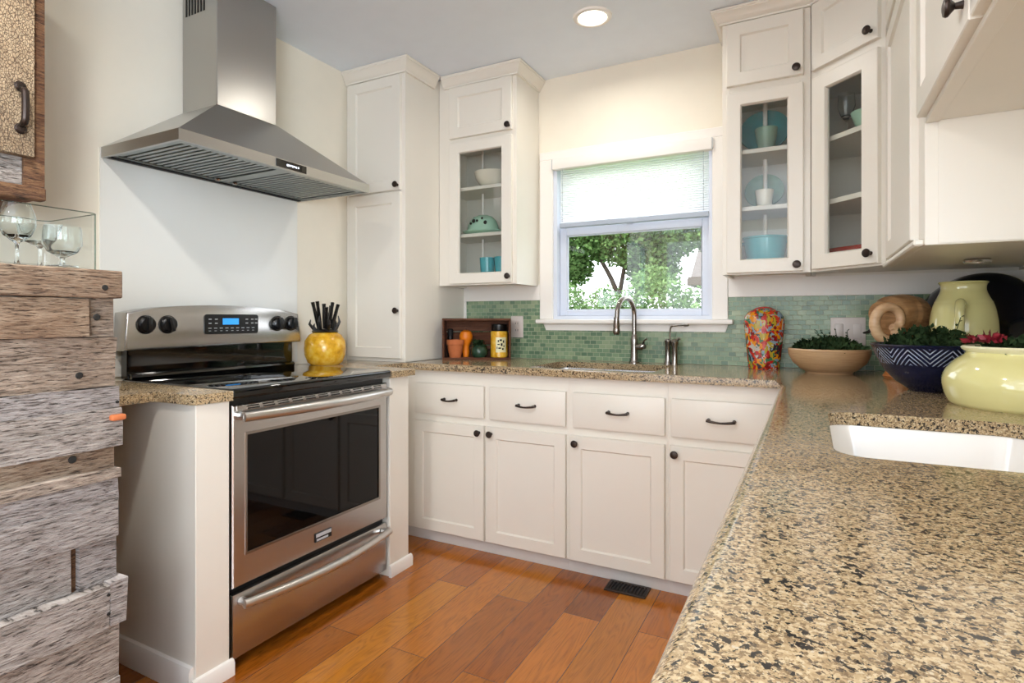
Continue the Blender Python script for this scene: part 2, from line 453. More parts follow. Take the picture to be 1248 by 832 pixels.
def T(name, label, cat, loc=(0, 0, 0), rotz=0., group=None):
    o = bpy.data.objects.new(name, None); C.objects.link(o)
    o.empty_display_size = .1
    o.location = loc; o.rotation_euler = (0, 0, rotz)
    o['label'] = label; o['category'] = cat
    if group: o['group'] = group
    ROOT[o] = Matrix.Translation(loc) @ Matrix.Rotation(rotz, 4, 'Z')
    return o
def tag(o, label, cat, group=None, kind=None):
    o['label'] = label; o['category'] = cat
    if group: o['group'] = group
    if kind: o['kind'] = kind
    return o
def st(name, b, mat, parent=None, label=None):
    o = obj(name, b, mat, parent)
    if parent is None:
        o['kind'] = 'structure'
    if label: o['label'] = label
    return o

# ------------------------------------------------------------------ the room
XW, XE, YN, YS, ZC = -2.32, 0.76, 3.0, -3.3, 2.526
b = B(); box(b, XW-.1, XE+.1, YS-.1, YN+.1, -.08, 0); st('floor', b, 'floor')
b = B(); box(b, XW-.1, XE+.1, YS-.1, YN+.12, ZC, ZC+.1); st('ceiling', b, 'ceiling')
def side_wall(name, x0, x1, ya, yb):
    b = B(); box(b, x0, x1, yb, YN+.1, 0, ZC); box(b, x0, x1, YS-.1, ya, 0, ZC)
    box(b, x0, x1, ya, yb, 0, .7); box(b, x0, x1, ya, yb, 2.3, ZC); st(name, b, 'wall')
side_wall('wall_west', XW-.1, XW, -2.9, -.6)
side_wall('wall_east', XE, XE+.1, -2.7, -.4)
for nm, x, ya, yb in (('added_window_3', XW-.05, -2.9, -.6), ('added_window_2', XE+.05, -2.7, -.4)):  # unseen frames and wall openings added around the side fill lamps
    b = B(); ym = (ya+yb)/2
    for a, c, d, e in ((ya, ya+.05, .7, 2.3), (yb-.05, yb, .7, 2.3), (ya+.05, yb-.05, .7, .75), (ya+.05, yb-.05, 2.25, 2.3), (ym-.025, ym+.025, .75, 2.25)): box(b, x-.03, x+.03, a, c, d, e)
    st(nm, b, 'vinyl')
WX0, WX1, WZ0, WZ1 = -1.304, -.437, 1.145, 2.054
b = B()
box(b, XW, WX0, YN, YN+.12, 0, ZC); box(b, WX1, XE, YN, YN+.12, 0, ZC)
box(b, WX0, WX1, YN, YN+.12, 0, WZ0); box(b, WX0, WX1, YN, YN+.12, WZ1, ZC)
st('wall_north', b, 'wall')
b = B()
box(b, XW, -2.1, YS-.1, YS, 0, ZC); box(b, .6, XE, YS-.1, YS, 0, ZC)
box(b, -2.1, .6, YS-.1, YS, 0, .4); box(b, -2.1, .6, YS-.1, YS, 2.4, ZC)
st('wall_south', b, 'wall')

# window: jamb liner, sashes, panes
w1 = bpy.data.objects.new('window_1', None); C.objects.link(w1); w1['kind'] = 'structure'
w1.location = (-.87, YN, WZ0); ROOT[w1] = Matrix.Translation(w1.location)
b = B()
box(b, WX0, WX0+.022, YN-.005, YN+.12, WZ0, WZ1); box(b, WX1-.018, WX1, YN-.005, YN+.12, WZ0, WZ1)
box(b, WX0+.022, WX1-.018, YN-.005, YN+.12, WZ1-.02, WZ1); box(b, WX0+.022, WX1-.018, YN-.005, YN+.12, WZ0, WZ0+.02)
obj('window_jamb', b, 'vinyl', w1)
def sash(name, x0, x1, z0, z1, y0, y1, fx, fz0, fz1):
    b = B()
    box(b, x0, x0+fx, y0, y1, z0, z1, .003); box(b, x1-fx, x1, y0, y1, z0, z1, .003)
    box(b, x0+fx, x1-fx, y0, y1, z0, z0+fz0, .003); box(b, x0+fx, x1-fx, y0, y1, z1-fz1, z1, .003)
    # thin glazing bead
    i = .006
    for a in ((x0+fx, x0+fx+i, z0+fz0, z1-fz1), (x1-fx-i, x1-fx, z0+fz0, z1-fz1)): box(b, a[0], a[1], y0+.012, y1-.006, a[2], a[3])
    for a in ((z0+fz0, z0+fz0+i), (z1-fz1-i, z1-fz1)): box(b, x0+fx, x1-fx, y0+.012, y1-.006, a[0], a[1])
    o = obj(name, b, 'vinyl', w1)
    b = B(); box(b, x0+fx, x1-fx, (y0+y1)/2-.002, (y0+y1)/2+.002, z0+fz0, z1-fz1); obj('pane', b, 'pane', o)
sash('lower_sash', -1.282, -.455, 1.165, 1.668, 3.04, 3.068, .04, .032, .044)
sash('upper_sash', -1.282, -.455, 1.64, 2.034, 3.072, 3.098, .04, .03, .04)
b = B(); box(b, -.89, -.85, 3.028, 3.042, 1.664, 1.675, .003); obj('sash_lock', b, 'vinyl', w1)
# casing, sill, apron
b = B()
box(b, -1.385, WX0, YN-.02, YN, 1.145, 2.054, .003); box(b, WX1, -.362, YN-.02, YN, 1.145, 2.054, .003)
box(b, -1.385, -.362, YN-.02, YN, 2.054, 2.102, .003)
st('trim_1', b, 'trim')
b = B()
box(b, -1.392, -.335, 2.935, YN+.04, 1.121, 1.145, .006, 2)
prism(b, [(-1.362, 1.121), (-.362, 1.121), (-.374, 1.083), (-1.345, 1.083)], YN-.018, YN, 'y')
st('trim_2', b, 'trim')
# white boards between tile and wall cabinets
b = B(); box(b, -1.905, -1.385, YN-.014, YN, 1.255, 1.345, .002); st('trim_3', b, 'trim')
b = B(); box(b, -.362, XE, YN-.014, YN, 1.255, 1.36, .002); st('trim_4', b, 'trim')
b = B(); box(b, -1.905, -1.888, YN-.014, YN, .918, 1.255, .002); st('trim_5', b, 'trim')
# mosaic splashback
b = B()
box(b, -1.888, -1.385, YN-.008, YN, .918, 1.255); box(b, -1.385, -.362, YN-.008, YN, .918, 1.121)
box(b, -.362, XE, YN-.008, YN, .918, 1.255)
tag(obj('tile_backsplash', b, 'tile'), 'sage green glass mosaic tile splashback under the window and wall cabinets', 'backsplash')
# white panel behind the range
b = B(); box(b, XW, XW+.006, 1.15, 2.057, .93, 1.78)
tag(obj('backsplash_panel', b, 'panelwhite'), 'smooth white wall panel between range and hood', 'backsplash')

# ------------------------------------------------------------------ cabinet helpers (local: x right, y into the wall, z up)
def R90x(x, y, z): return Matrix.Translation((x, y, z)) @ Matrix.Rotation(PI/2, 4, 'X')
def doorframe(b, x0, x1, z0, z1, yf, yb, fr, rec, glass=False, frz=None, e=.0025, cham=.006):
    frz = frz or fr
    def ring(ix, iz, y): return [b.verts.new((x, y, z)) for x, z in ((x0+ix, z0+iz), (x1-ix, z0+iz), (x1-ix, z1-iz), (x0+ix, z1-iz))]
    rs = [ring(0, 0, yb), ring(0, 0, yf+e), ring(e, e, yf), ring(fr, frz, yf), ring(fr+cham, frz+cham, yf+rec)]
    if glass: rs.append(ring(fr+cham, frz+cham, yb))
    for a, c in zip(rs, rs[1:]):
        for i in range(4): b.faces.new((a[i], a[(i+1) % 4], c[(i+1) % 4], c[i]))
    if glass:
        a, c = rs[-1], rs[0]
        for i in range(4): b.faces.new((a[i], a[(i+1) % 4], c[(i+1) % 4], c[i]))
    else:
        b.faces.new(rs[-1]); b.faces.new(rs[0][::-1])
    return b
def knob(parent, x, z, yf):
    b = B()
    lathe(b, [(0, 0), (.0075, 0), (.0065, .004), (.0055, .012), (.011, .017), (.0158, .021), (.0165, .0245), (.0145, .028), (.007, .030), (0, .0305)], R90x(x, yf, z), 20)
    return obj('knob', b, 'bronze', parent, True)
def pull(parent, x, z, yf, w=.1):
    b = B(); h = w/2
    pts = smooth_path([(x-h, yf-.022, z), (x-h*.6, yf-.027, z-.003), (x, yf-.03, z-.005), (x+h*.6, yf-.027, z-.003), (x+h, yf-.022, z)], 5)
    n = len(pts); tube(b, pts, [.0058 if i in (0, n-1) else .0042+.0018*abs(2*i/(n-1)-1) for i in range(n)], 8)
    for s in (-1, 1):
        tube(b, [(x+s*h*.9, yf+.001, z), (x+s*h*.9, yf-.012, z), (x+s*h*.9, yf-.026, z)], [.008, .0055, .0065], 8)
    return obj('handle', b, 'bronze', parent, True)
def door(parent, x0, x1, z0, z1, yf, knob_at=None, glass=False, fr=.055, frz=None, th=.02, name='door'):
    b = B(); doorframe(b, x0, x1, z0, z1, yf, yf+th, fr, .009, glass, frz)
    d = obj('glass_door' if glass else name, b, 'cab', parent, True)
    if glass:
        f2 = (frz or fr)
        b = B(); box(b, x0+fr+.002, x1-fr-.002, yf+.011, yf+.014, z0+f2+.002, z1-f2-.002); obj('pane', b, 'cabpane', d, True)
    if knob_at: knob(d, knob_at[0], knob_at[1], yf)
    return d
def crown_profile(z0, z1, out):
    h = z1-z0
    return [(0, z0), (-.012, z0), (-.012, z0+h*.14), (-.018, z0+h*.2), (-.026, z0+h*.42), (-out*.8, z0+h*.68), (-out*.92, z0+h*.74), (-out*.92, z0+h*.84), (-out, z0+h*.88), (-out, z1), (0, z1)]
def crown_run(b, path, z0, z1, out=.045):
    """moulding swept along a floor-plan polyline; it grows to the left of the direction of travel"""
    prof = crown_profile(z0, z1, out); n = len(path); secs = []
    for i, p in enumerate(path):
        p = Vector(p)
        def nrm(a, c): d = (Vector(c)-Vector(a)).normalized(); return Vector((-d.y, d.x))
        if i == 0: nn = nrm(path[0], path[1]); k = 1
        elif i == n-1: nn = nrm(path[-2], path[-1]); k = 1
        else:
            n1, n2 = nrm(path[i-1], path[i]), nrm(path[i], path[i+1]); nn = (n1+n2).normalized(); k = 1/max(.3, nn.dot(n1))
        secs.append([b.verts.new((p.x+nn.x*k*(-o), p.y+nn.y*k*(-o), z)) for o, z in prof])
    m = len(prof)
    for a, c in zip(secs, secs[1:]):
        for j in range(m): b.faces.new((a[j], a[(j+1) % m], c[(j+1) % m], c[j]))
    b.faces.new(secs[0]); b.faces.new(secs[-1][::-1])
    return b

# ------------------------------------------------------------------ pantry (tall cabinet by the hood)
PX, PY = -1.905, 2.41
t = T('pantry_cabinet', 'tall white two-door pantry cabinet between the range hood and the corner wall cabinet', 'cabinet', (XW, PY, .917))
W = PX-XW
b = B(); box(b, .003, W, 0, YN-PY-.003, 0, ZC-.917-.003, .002); obj('cabinet_body', b, 'cab', t, True)
door(t, .03, W-.02, 1.822-.917+.012, 2.447-.917, -.02, (W-.036, 1.858-.917))
door(t, .03, W-.02, .02, 1.822-.917, -.02, (W-.036, 1.192-.917))
b = B(); crown_run(b, [(PX, 2.67), (PX, PY), (XW+.003, PY)][::-1], 2.452, ZC-.002, .045)
b.free(); b = B(); crown_run(b, [(PX, 2.665), (PX, PY), (XW+.004, PY)], 2.452, ZC-.002, -.045)
b.free(); b = B()
crown_run(b, [(XW+.004, PY), (PX, PY), (PX, 2.665)][::-1], 2.455, ZC-.002, .045)
obj('crown_molding', b, 'cab', t)

# ------------------------------------------------------------------ wall cabinets with glass doors
def upper(name, label, loc, rotz, w, d, ztop, zsplit, shelves, left_stile, right_stile, fr=.06, body=True, knob_r=True):
    """loc.z is the underside; heights are given in world z"""
    z = lambda v: v-loc[2]
    t = T(name, label, 'cabinet', loc, rotz)
    h = ztop-loc[2]; s = .018
    b = B()
    box(b, 0, s, .001, d, 0, h); box(b, w-s, w, .001, d, 0, h)
    box(b, s, w-s, d-.01, d, 0, h)
    box(b, s, w-s, .001, d-.01, .012, .03); box(b, s, w-s, .001, d-.01, z(zsplit)-.01, z(zsplit)+.01); box(b, s, w-s, .001, d-.01, h-s, h)
    # face frame
    box(b, 0, left_stile+.012, 0, .018, 0, h, .0015); box(b, w-right_stile-.012, w, 0, .018, 0, h, .0015)
    for a, c in ((0, .03), (z(zsplit)-.03, z(zsplit)+.03), (z(2.44), h)): box(b, left_stile+.012, w-right_stile-.012, 0, .018, a, c)
    obj('cabinet_body', b, 'cab', t, True)
    for sz in shelves:
        b = B(); box(b, s, w-s, .02, d-.012, z(sz)-.02, z(sz), .002); obj('shelf', b, 'cab', t, True)
    return t, z
tl, z = upper('wall_cabinet', 'white wall cabinet left of the window, cream bowl and mint dishes behind its glass door', (-1.903, 2.72, 1.337), 0, .503, .277, ZC-.003, 2.157, (1.895, 1.630), .08, .022)
door(tl, .08, .481, z(2.168), z(2.455), -.02, (.465, z(2.188)), fr=.058)
door(tl, .08, .481, z(1.345), z(2.140), -.02, (.466, z(1.378)), True, fr=.06, frz=.055)
b = B(); tube(b, [(.21, .14, .03), (.21, .14, z(2.147))], .006, 8); obj('support_rod', b, 'trim', tl, True)
b = B(); crown_run(b, [(PX+.04, 2.72), (-1.40, 2.72), (-1.40, YN-.003)][::-1], 2.46, ZC-.003, .045); obj('crown_molding', b, 'cab', tl)
tr, z = upper('wall_cabinet', 'white wall cabinet beside the window on its right, turquoise dishes behind its glass door', (-.353, 2.71, 1.345), 0, .352, .287, ZC-.003, 2.165, (1.902, 1.648), .02, .028)
door(tr, .02, .325, z(2.18), z(2.456), -.02, (.298, z(2.206)), fr=.055)
door(tr, .02, .325, z(1.351), z(2.148), -.02, (.30, z(1.378)), True, fr=.056, frz=.054)
b = B(); tube(b, [(.166, .16, .03), (.166, .16, z(2.155))], .0095, 8); obj('support_rod', b, 'trim', tr, True)
b = B(); crown_run(b, [(-.353, YN-.003), (-.353, 2.71), (0, 2.71), (.02, 2.69)][::-1], 2.462, ZC-.003, .045); obj('crown_molding', b, 'cab', tr)

# diagonal corner cabinet
DL = .34
t = T('corner_wall_cabinet', 'white diagonal corner wall cabinet with glass door right of the turquoise dishes', 'cabinet', (0.001, 2.71, 1.345), -PI/4)
z = lambda v: v-1.345
dx = DL*math.cos(PI/4)
poly = [(.002, 2.71), (.002+dx, 2.71-dx), (XE-.002, 2.71-dx), (XE-.002, YN-.002), (.002, YN-.002)]
def inset_poly(k): return [(.02, 2.72), (dx-.004, 2.735-dx), (XE-.02, 2.735-dx), (XE-.02, YN-.02), (.02, YN-.02)]
b = B()
box(b, .002, .018, 2.715, YN-.002, 1.345, ZC-.003); box(b, .002, XE-.002, YN-.018, YN-.002, 1.345, ZC-.003)
box(b, XE-.018, XE-.002, 2.71-dx, YN-.018, 1.345, ZC-.003); box(b, dx+.006, XE-.018, 2.71-dx, 2.726-dx, 1.345, ZC-.003)
for a in (1.357, 2.155, ZC-.021): prism(b, inset_poly(0), a, a+.018)
LM = ROOT[t]
for a, c in ((0, .03), (.312, DL)): box(b, a, c, 0, .018, 0, ZC-.003-1.345, 0, 1, LM)
for a, c in ((0, .03), (z(2.165)-.03, z(2.165)+.03), (z(2.44), ZC-.003-1.345)): box(b, .03, .312, 0, .018, a, c, 0, 1, LM)
obj('cabinet_body', b, 'cab', t)
for sz in (1.895, 1.638):
    b = B(); prism(b, inset_poly(0), sz-.02, sz); obj('shelf', b, 'cab', t)
door(t, .02, .323, z(2.18), z(2.456), -.02, (.297, z(2.215)), fr=.05)
door(t, .02, .323, z(1.354), z(2.146), -.02, (.296, z(1.392)), True, fr=.066, frz=.056)
b = B(); tube(b, [(.22, 2.74, 1.375), (.22, 2.74, 2.155)], .012, 8); obj('support_rod', b, 'trim', t)
b = B(); crown_run(b, [(.02, 2.69), (dx+.002, 2.708-dx)][::-1], 2.462, ZC-.003, .045); obj('crown_molding', b, 'cab', t)

# east wall cabinets
EX, EY0, EY1 = .255, 2.71-dx-.002, 1.762
t = T('wall_cabinet', 'white wall cabinet on the right-hand wall, seen edge-on beyond the corner glass door', 'cabinet', (EX, EY0, 1.335), -PI/2)
L = EY0-EY1; D = XE-EX-.002; z = lambda v: v-1.335
b = B(); box(b, 0, L, 0, D, 0, ZC-.003-1.335, .002); obj('cabinet_body', b, 'cab', t, True)
b = B(); box(b, L, L+.004, .028, D, .004, ZC-.01-1.335); obj('end_panel', b, 'cab', t, True)
b = B(); box(b, 0, L, -.024, 0, 0, .016, .004); obj('light_rail', b, 'cab', t, True)
door(t, .06, L-.09, z(1.36), z(2.146), -.02, None, fr=.055)
door(t, .06, L-.09, z(2.18), z(2.456), -.02, None, fr=.05)
b = B(); crown_run(b, [(dx+.002, EY0), (EX-.012, EY1+.003)][::-1], 2.462, ZC-.003, .03); obj('crown_molding', b, 'cab', t)
b = B(); lathe(b, [(.0, 0), (.032, 0), (.036, -.006), (.033, -.012), (.024, -.012), (.022, -.004), (0, -.003)], Matrix.Translation((.455, 2.225, 1.3345)), 24)
tag(obj('puck_light', b, 'steel'), 'small round metal light under the right-hand wall cabinet', 'light')

NB = 1.642
t = T('overhead_cabinet', 'shorter white cabinet hanging nearest the viewer at top right, its underside showing', 'cabinet', (EX, EY1-.006, NB), -PI/2)
L = 2.3; h = ZC-.003-NB
b = B(); box(b, 0, L, .002, D, .004, h); box(b, 0, L, 0, .03, 0, .03, .0015); box(b, 0, .03, 0, .03, .03, h)
obj('cabinet_body', b, 'cab', t, True)
for k in range(4):
    x0 = .012+k*.545
    door(t, x0, x0+.535, .012, 2.456-NB, -.02, (x0+(.50 if k % 2 == 0 else .035), .055), fr=.058)
b = B(); crown_run(b, [(EX, EY1-.012), (EX, -.4)][::-1], 2.462, ZC-.003, .03); obj('crown_molding', b, 'cab', t)

# ------------------------------------------------------------------ north base cabinets
BY = 2.415
def base(label, x0, x1, fronts):
    t = T('base_cabinet', label, 'cabinet', (x0, BY, 0), 0)
    w = x1-x0
    b = B(); dd = YN-BY-.004
    box(b, 0, .018, 0, dd, .055, .885); box(b, w-.018, w, 0, dd, .055, .885); box(b, .018, w-.018, dd-.01, dd, .055, .885); box(b, .018, w-.018, .018, dd-.01, .055, .075)
    for a, c in ((.055, .075), (.61, .672), (.81, .885)): box(b, .018, w-.018, 0, .018, a, c)
    xs = sorted([0.]+[v-x0 for f in fronts for v in f[2:4]]+[w])
    for a, c in zip(xs[::2], xs[1::2]):
        if c-a > .001: box(b, max(.0, a-.012), min(w, c+.012), .0005, .0185, .056, .884)
    obj('cabinet_body', b, 'cab', t, True)
    b = B(); box(b, 0, w, .012, YN-BY-.004, 0, .055); obj('toe_kick', b, 'toe', t, True)
    for (a, c, da, dc, kx, hx0, hx1) in fronts:
        b = B()
        box(b, a-x0, c-x0, -.02, 0, .66, .818, .004, 2); d = obj('drawer', b, 'cab', t, True)
        pull(d, (hx0+hx1)/2-x0, .742, -.02, hx1-hx0)
        door(t, da-x0, dc-x0, .062, .623, -.02, (kx-x0, .591), fr=.055)
base('white base cabinet next to the range corner, its two doors meeting at paired knobs', -1.903, -.9765,
     [(-1.831, -1.415, -1.838, -1.415, -1.44, -1.648, -1.568), (-1.384, -.985, -1.40, -.985, -1.372, -1.226, -1.133)])
base('white base cabinet under the right end of the window, third door from the range', -.976, -.5295,
     [(-.95, -.54, -.966, -.541, -.934, -.786, -.692)])
base('white base cabinet in the corner, partly cut off by the granite peninsula', -.529, -.062,
     [(-.514, -.10, -.519, -.10, -.497, -.37, -.262)])
t = T('peninsula_cabinet', 'white base cabinet run under the long granite worktop on the right', 'cabinet', (-.06, 2.39, 0), -PI/2)
L = 3.1; Dp = XE+.06-.004
b = B(); box(b, 0, L, 0, Dp, .055, .60); box(b, 0, L, 0, .05, .60, .885); box(b, 0, L, Dp-.05, Dp, .60, .885); box(b, 0, .05, .05, Dp-.05, .6, .885); box(b, L-.05, L, .05, Dp-.05, .6, .885)
obj('cabinet_body', b, 'cab', t, True)
b = B(); box(b, 0, L, .05, Dp, 0, .055); obj('toe_kick', b, 'toe', t, True)
for k in range(6):
    x0 = .06+k*.5
    door(t, x0, x0+.46, .08, .86, -.018, (x0+.43, .82), fr=.055, th=.018)

# ------------------------------------------------------------------ granite
def slab(poly, holes, z0, z1, edge_round=None):
    """flat slab with rounded holes; the border may get an eased edge"""
    b = B()
    edges = []
    for loop in [poly]+holes:
        vs = [b.verts.new((x, y, z1)) for x, y in loop]
        edges += [b.edges.new((vs[i], vs[(i+1) % len(vs)])) for i in range(len(vs))]
    bmesh.ops.triangle_fill(b, use_beauty=True, use_dissolve=True, edges=edges)
    r = bmesh.ops.extrude_face_region(b, geom=b.faces[:])
    vs = [v for v in r['geom'] if isinstance(v, bmesh.types.BMVert)]
    bmesh.ops.translate(b, verts=vs, vec=(0, 0, z0-z1))
    bmesh.ops.recalc_face_normals(b, faces=b.faces[:])
    if edge_round:
        sel = [e for e in b.edges if all(abs(v.co.z-z1) < 1e-5 for v in e.verts) and edge_round(e) and
               any(abs(f.normal.z) < .5 for f in e.link_faces)]
        big = [e for e in sel if edge_round(e) == 2]; small = [e for e in sel if edge_round(e) == 1]
        if big: bmesh.ops.bevel(b, geom=big, offset=.024, segments=6, profile=.5, affect='EDGES', clamp_overlap=True)
        small = [e for e in b.edges if e.is_valid and len(e.link_faces) == 2 and all(abs(v.co.z-z1) < 1e-5 for v in e.verts) and
                 edge_round(e) == 1 and any(abs(f.normal.z) < .3 for f in e.link_faces)]
        if small: bmesh.ops.bevel(b, geom=small, offset=.003, segments=2, profile=.5, affect='EDGES', clamp_overlap=True)
    return b
GZ0, GZ1 = .886, .917
CX = -.099
S1 = rrect(-1.205, -.605, 2.45, 2.86, .05)
S2 = rrect(.036, .42, 1.12, 1.64, .055)
polyL = [(-1.903, 2.372), (CX, 2.372), (CX, -.7), (XE-.003, -.7), (XE-.003, YN-.009), (-1.887, YN-.009), (-1.887, 2.42), (-1.903, 2.40)]
def er(e):
    a, c = e.verts
    if abs(a.co.x-CX) < 1e-3 and abs(c.co.x-CX) < 1e-3: return 2
    if abs(a.co.y-2.372) < 1e-3 and abs(c.co.y-2.372) < 1e-3: return 1
    return 0
g = obj('granite_worktop', slab(polyL, [S1, S2], GZ0, GZ1, er), 'granite')
tag(g, 'L-shaped speckled tan granite worktop with two sink cut-outs', 'worktop')

def basin(loop, z0, z1, taper, mat, lip=.02):
    b = B(); n = len(loop); cx = sum(p[0] for p in loop)/n; cy = sum(p[1] for p in loop)/n
    def rg(k, z): return [b.verts.new((cx+(x-cx)*(1+k/abs(1e-9+max(abs(x-cx), .1))), cy+(y-cy)*(1+k/max(abs(y-cy), .1)), z)) for x, y in loop]
    rs = [rg(lip, z1-.004), rg(lip, z1), rg(.003, z1), rg(0, z1-.02), rg(-taper*.8, z0+.03), rg(-taper*1.2, z0+.008), rg(-taper*2., z0)]
    for a, c in zip(rs, rs[1:]):
        for i in range(n): b.faces.new((a[i], a[(i+1) % n], c[(i+1) % n], c[i]))
    b.faces.new(rs[-1])
    return b, cx, cy
t = T('undermount_sink', 'stainless steel sink under the window', 'sink', (-.9, 2.655, .70))
b, cx, cy = basin(S1, .70, GZ0-.001, .012, 'sinksteel'); obj('basin', b, 'sinksteel', t)
b = B(); lathe(b, [(0, .7025), (.03, .7025), (.04, .704), (.045, .701)], Matrix.Translation((-.9, 2.66, 0)), 24); obj('drain', b, 'nickel', t)
t = T('prep_sink', 'white porcelain sink in the near worktop', 'sink', (.228, 1.38, .72))
b, cx, cy = basin(S2, .72, GZ0-.001, .02, 'porcelain'); obj('basin', b, 'porcelain', t)
b = B(); lathe(b, [(0, .7225), (.03, .7225), (.04, .724), (.045, .721)], Matrix.Translation((.228, 1.38, 0)), 24); obj('drain', b, 'nickel', t)

# small worktops either side of the range + their cabinets
PXF = -1.66
t = T('end_cabinet', 'narrow white end cabinet left of the range, taupe side panel in shade', 'cabinet', (-1.99, 1.14, 0))
b = B(); box(b, XW+.002, PXF, 1.088, 1.202, 0, .885, .002); obj('cabinet_body', b, 'cab', t)
b = B()
prism(b, [(0, 0), (.014, 0), (.014, .04), (.009, .05), (0, .053)], 1.075, 1.212, 'y', Matrix.Translation((PXF, 0, 0)))
prism(b, [(0, 0), (-.014, 0), (-.014, .07), (-.009, .082), (0, .086)], XW+.002, PXF-.012, 'x', Matrix.Translation((0, 1.088, 0)))
obj('base_molding', b, 'trim', t)
LW = [(XW+.003, .80), (-1.85, .80), (-1.85, 1.066), (-1.835, 1.077), (-1.69, 1.077), (-1.655, 1.085), (-1.645, 1.205), (XW+.003, 1.205)]
def er1(e):
    a, c = e.verts
    return 1 if min(a.co.x, c.co.x) > XW+.05 and not (abs(a.co.y-1.205) < 1e-3 and abs(c.co.y-1.205) < 1e-3) else 0
tag(obj('granite_worktop', slab(LW, [], GZ0, GZ1, er1), 'granite'), 'small stepped piece of granite worktop left of the range, beside the barnwood', 'worktop')
b = B(); box(b, XW+.003, -1.85, .802, 1.086, .60, .885)
t = T('filler_cabinet', 'narrow white filler cabinet between the range and the tall pantry', 'cabinet', (-1.99, 2.06, 0))
b.free(); b = B(); box(b, XW+.002, PXF, 1.992, 2.125, 0, .885, .002); box(b, XW+.002, PX, 2.125, 2.409, 0, .885); obj('cabinet_body', b, 'cab', t)
b = B()
prism(b, [(0, 0), (.014, 0), (.014, .04), (.009, .05), (0, .053)], 1.985, 2.14, 'y', Matrix.Translation((PXF, 0, 0)))
box(b, PX+.01, PXF, 2.125, 2.14, 0, .045, .003)
obj('base_molding', b, 'trim', t)
RW = [(XW+.003, 1.99), (-1.645, 1.99), (-1.637, 2.145), (-1.9, 2.15), (-1.903, 2.409), (XW+.003, 2.409)]
def er2(e):
    a, c = e.verts
    return 1 if min(a.co.x, c.co.x) > XW+.05 and not (abs(a.co.y-1.99) < 1e-3 and abs(c.co.y-1.99) < 1e-3) and max(a.co.y, c.co.y) < 2.3 else 0
tag(obj('granite_worktop', slab(RW, [], GZ0, GZ1, er2), 'granite'), 'small piece of granite worktop under the yellow knife holder', 'worktop')

# ------------------------------------------------------------------ range
RY0, RY1, RX = 1.209, 1.986, -1.665
t = T('range', 'stainless steel freestanding electric range with black glass cooktop', 'stove', (-1.98, 1.597, 0))
EM = Matrix.Translation((RX, RY0+.008, 0)) @ Matrix.Rotation(PI/2, 4, 'Z')   # local: x along the front (north), y into the range
b = B(); box(b, -2.29, RX-.03, RY0, RY1, .03, .884, .003)
for x in (-2.2, -1.76):
    for y in (RY0+.05, RY1-.05): lathe(b, [(0, 0), (.018, 0), (.018, .03), (0, .031)], Matrix.Translation((x, y, 0)), 12)
obj('oven_body', b, 'black', t)
b = B(); box(b, -2.285, -1.648, RY0-.003, RY1+.003, .888, .922, .008, 3); obj('cooktop', b, 'blackgloss', t)
# oven door
wd = RY1-RY0-.014
b = B(); doorframe(b, 0, wd, .268, .866, 0, .03, .046, .006, True, .096, .004, .004); b.transform(EM)
dr = obj('oven_door', b, 'steel', t)
b = B(); box(b, .046, wd-.046, .004, .012, .364, .772, 0, 1, EM); obj('door_glass', b, 'ovenglass', dr)
b = B()
doorframe(b, .044, wd-.044, .362, .774, -.0012, .004, .005, .001, True); b.transform(EM); obj('glass_trim', b, 'nickel', dr)
def bowed(name, parent, zc, x0, x1, rad, out, drop=0.):
    b = B(); n = 14; pts = []; rs = []
    for i in range(n+1):
        s = i/n; k = 1-(2*s-1)**2
        pts.append(EM @ Vector((x0+(x1-x0)*s, -.03-out*k, zc-drop*k))); rs.append(rad*(.92+.08*k))
    tube(b, pts, rs, 14)
    for x in (x0+.012, x1-.012): tube(b, [EM @ Vector((x, .0, zc)), EM @ Vector((x, -.03, zc))], rad*.8, 10)
    return obj(name, b, 'satin', parent)
bowed('handle', dr, .83, .018, wd-.018, .0185, .034)
b = B()
box(b, .012, wd-.012, -.004, 0, .846, .864, .0015, 1, EM); vt = obj('vent_trim', b, 'steel', dr)
b = B()
for k in range(11):
    x = .05+k*.062
    box(b, x, x+.046, -.0052, -.003, .857, .861, 0, 1, EM); box(b, x+.004, x+.05, -.0052, -.003, .849, .853, 0, 1, EM)
obj('vent_slots', b, 'dark', vt)
b = B(); box(b, .345, .43, -.004, 0, .300, .334, .0015, 1, EM); bd = obj('badge', b, 'black', dr)
b = B()
box(b, .349, .426, -.0052, -.004, .318, .331, .0008, 1, EM); box(b, .352, .41, -.0052, -.004, .304, .312, .0006, 1, EM); obj('badge_plate', b, 'greyplastic', bd)
# storage drawer
b = B(); box(b, .002, wd-.002, .002, .03, .036, .246, .004, 2, EM); sd = obj('storage_drawer', b, 'steel', t)
bowed('handle', sd, .22, .02, wd-.02, .0165, .04, .004)
# backguard
b = B(); box(b, -2.30, -2.258, RY0+.004, RY1-.008, .922, 1.04, .003)
tube(b, [(-2.247, RY0+.01, .929), (-2.247, RY1-.014, .929)], .012, 8)
obj('rear_riser', b, 'blackgloss', t)
outl = [(1.188, 1.03)]
for i in range(0, 13):
    s = i/12; outl.append((1.184+.012*(1-min(1, s*6))+ (1.99-1.184)*s, 1.172+.034*(1-(2*s-1)**2)**.8))
outl += [(2.006, 1.05), (2.002, 1.036)]
b = B(); prism(b, outl, -2.305, -2.228, 'x')
es = [e for e in b.edges if all(abs(v.co.x+2.228) < 1e-4 for v in e.verts)]
bmesh.ops.bevel(b, geom=es, offset=.009, segments=3, profile=.5, affect='EDGES', clamp_overlap=True)
bgd = obj('control_backguard', b, 'steel', t, angle=50)
XK = -2.228
b = B(); prism(b, rrect(1.496, 1.755, 1.084, 1.168, .012), XK, XK+.004, 'x'); cp = obj('control_panel', b, 'black', bgd)
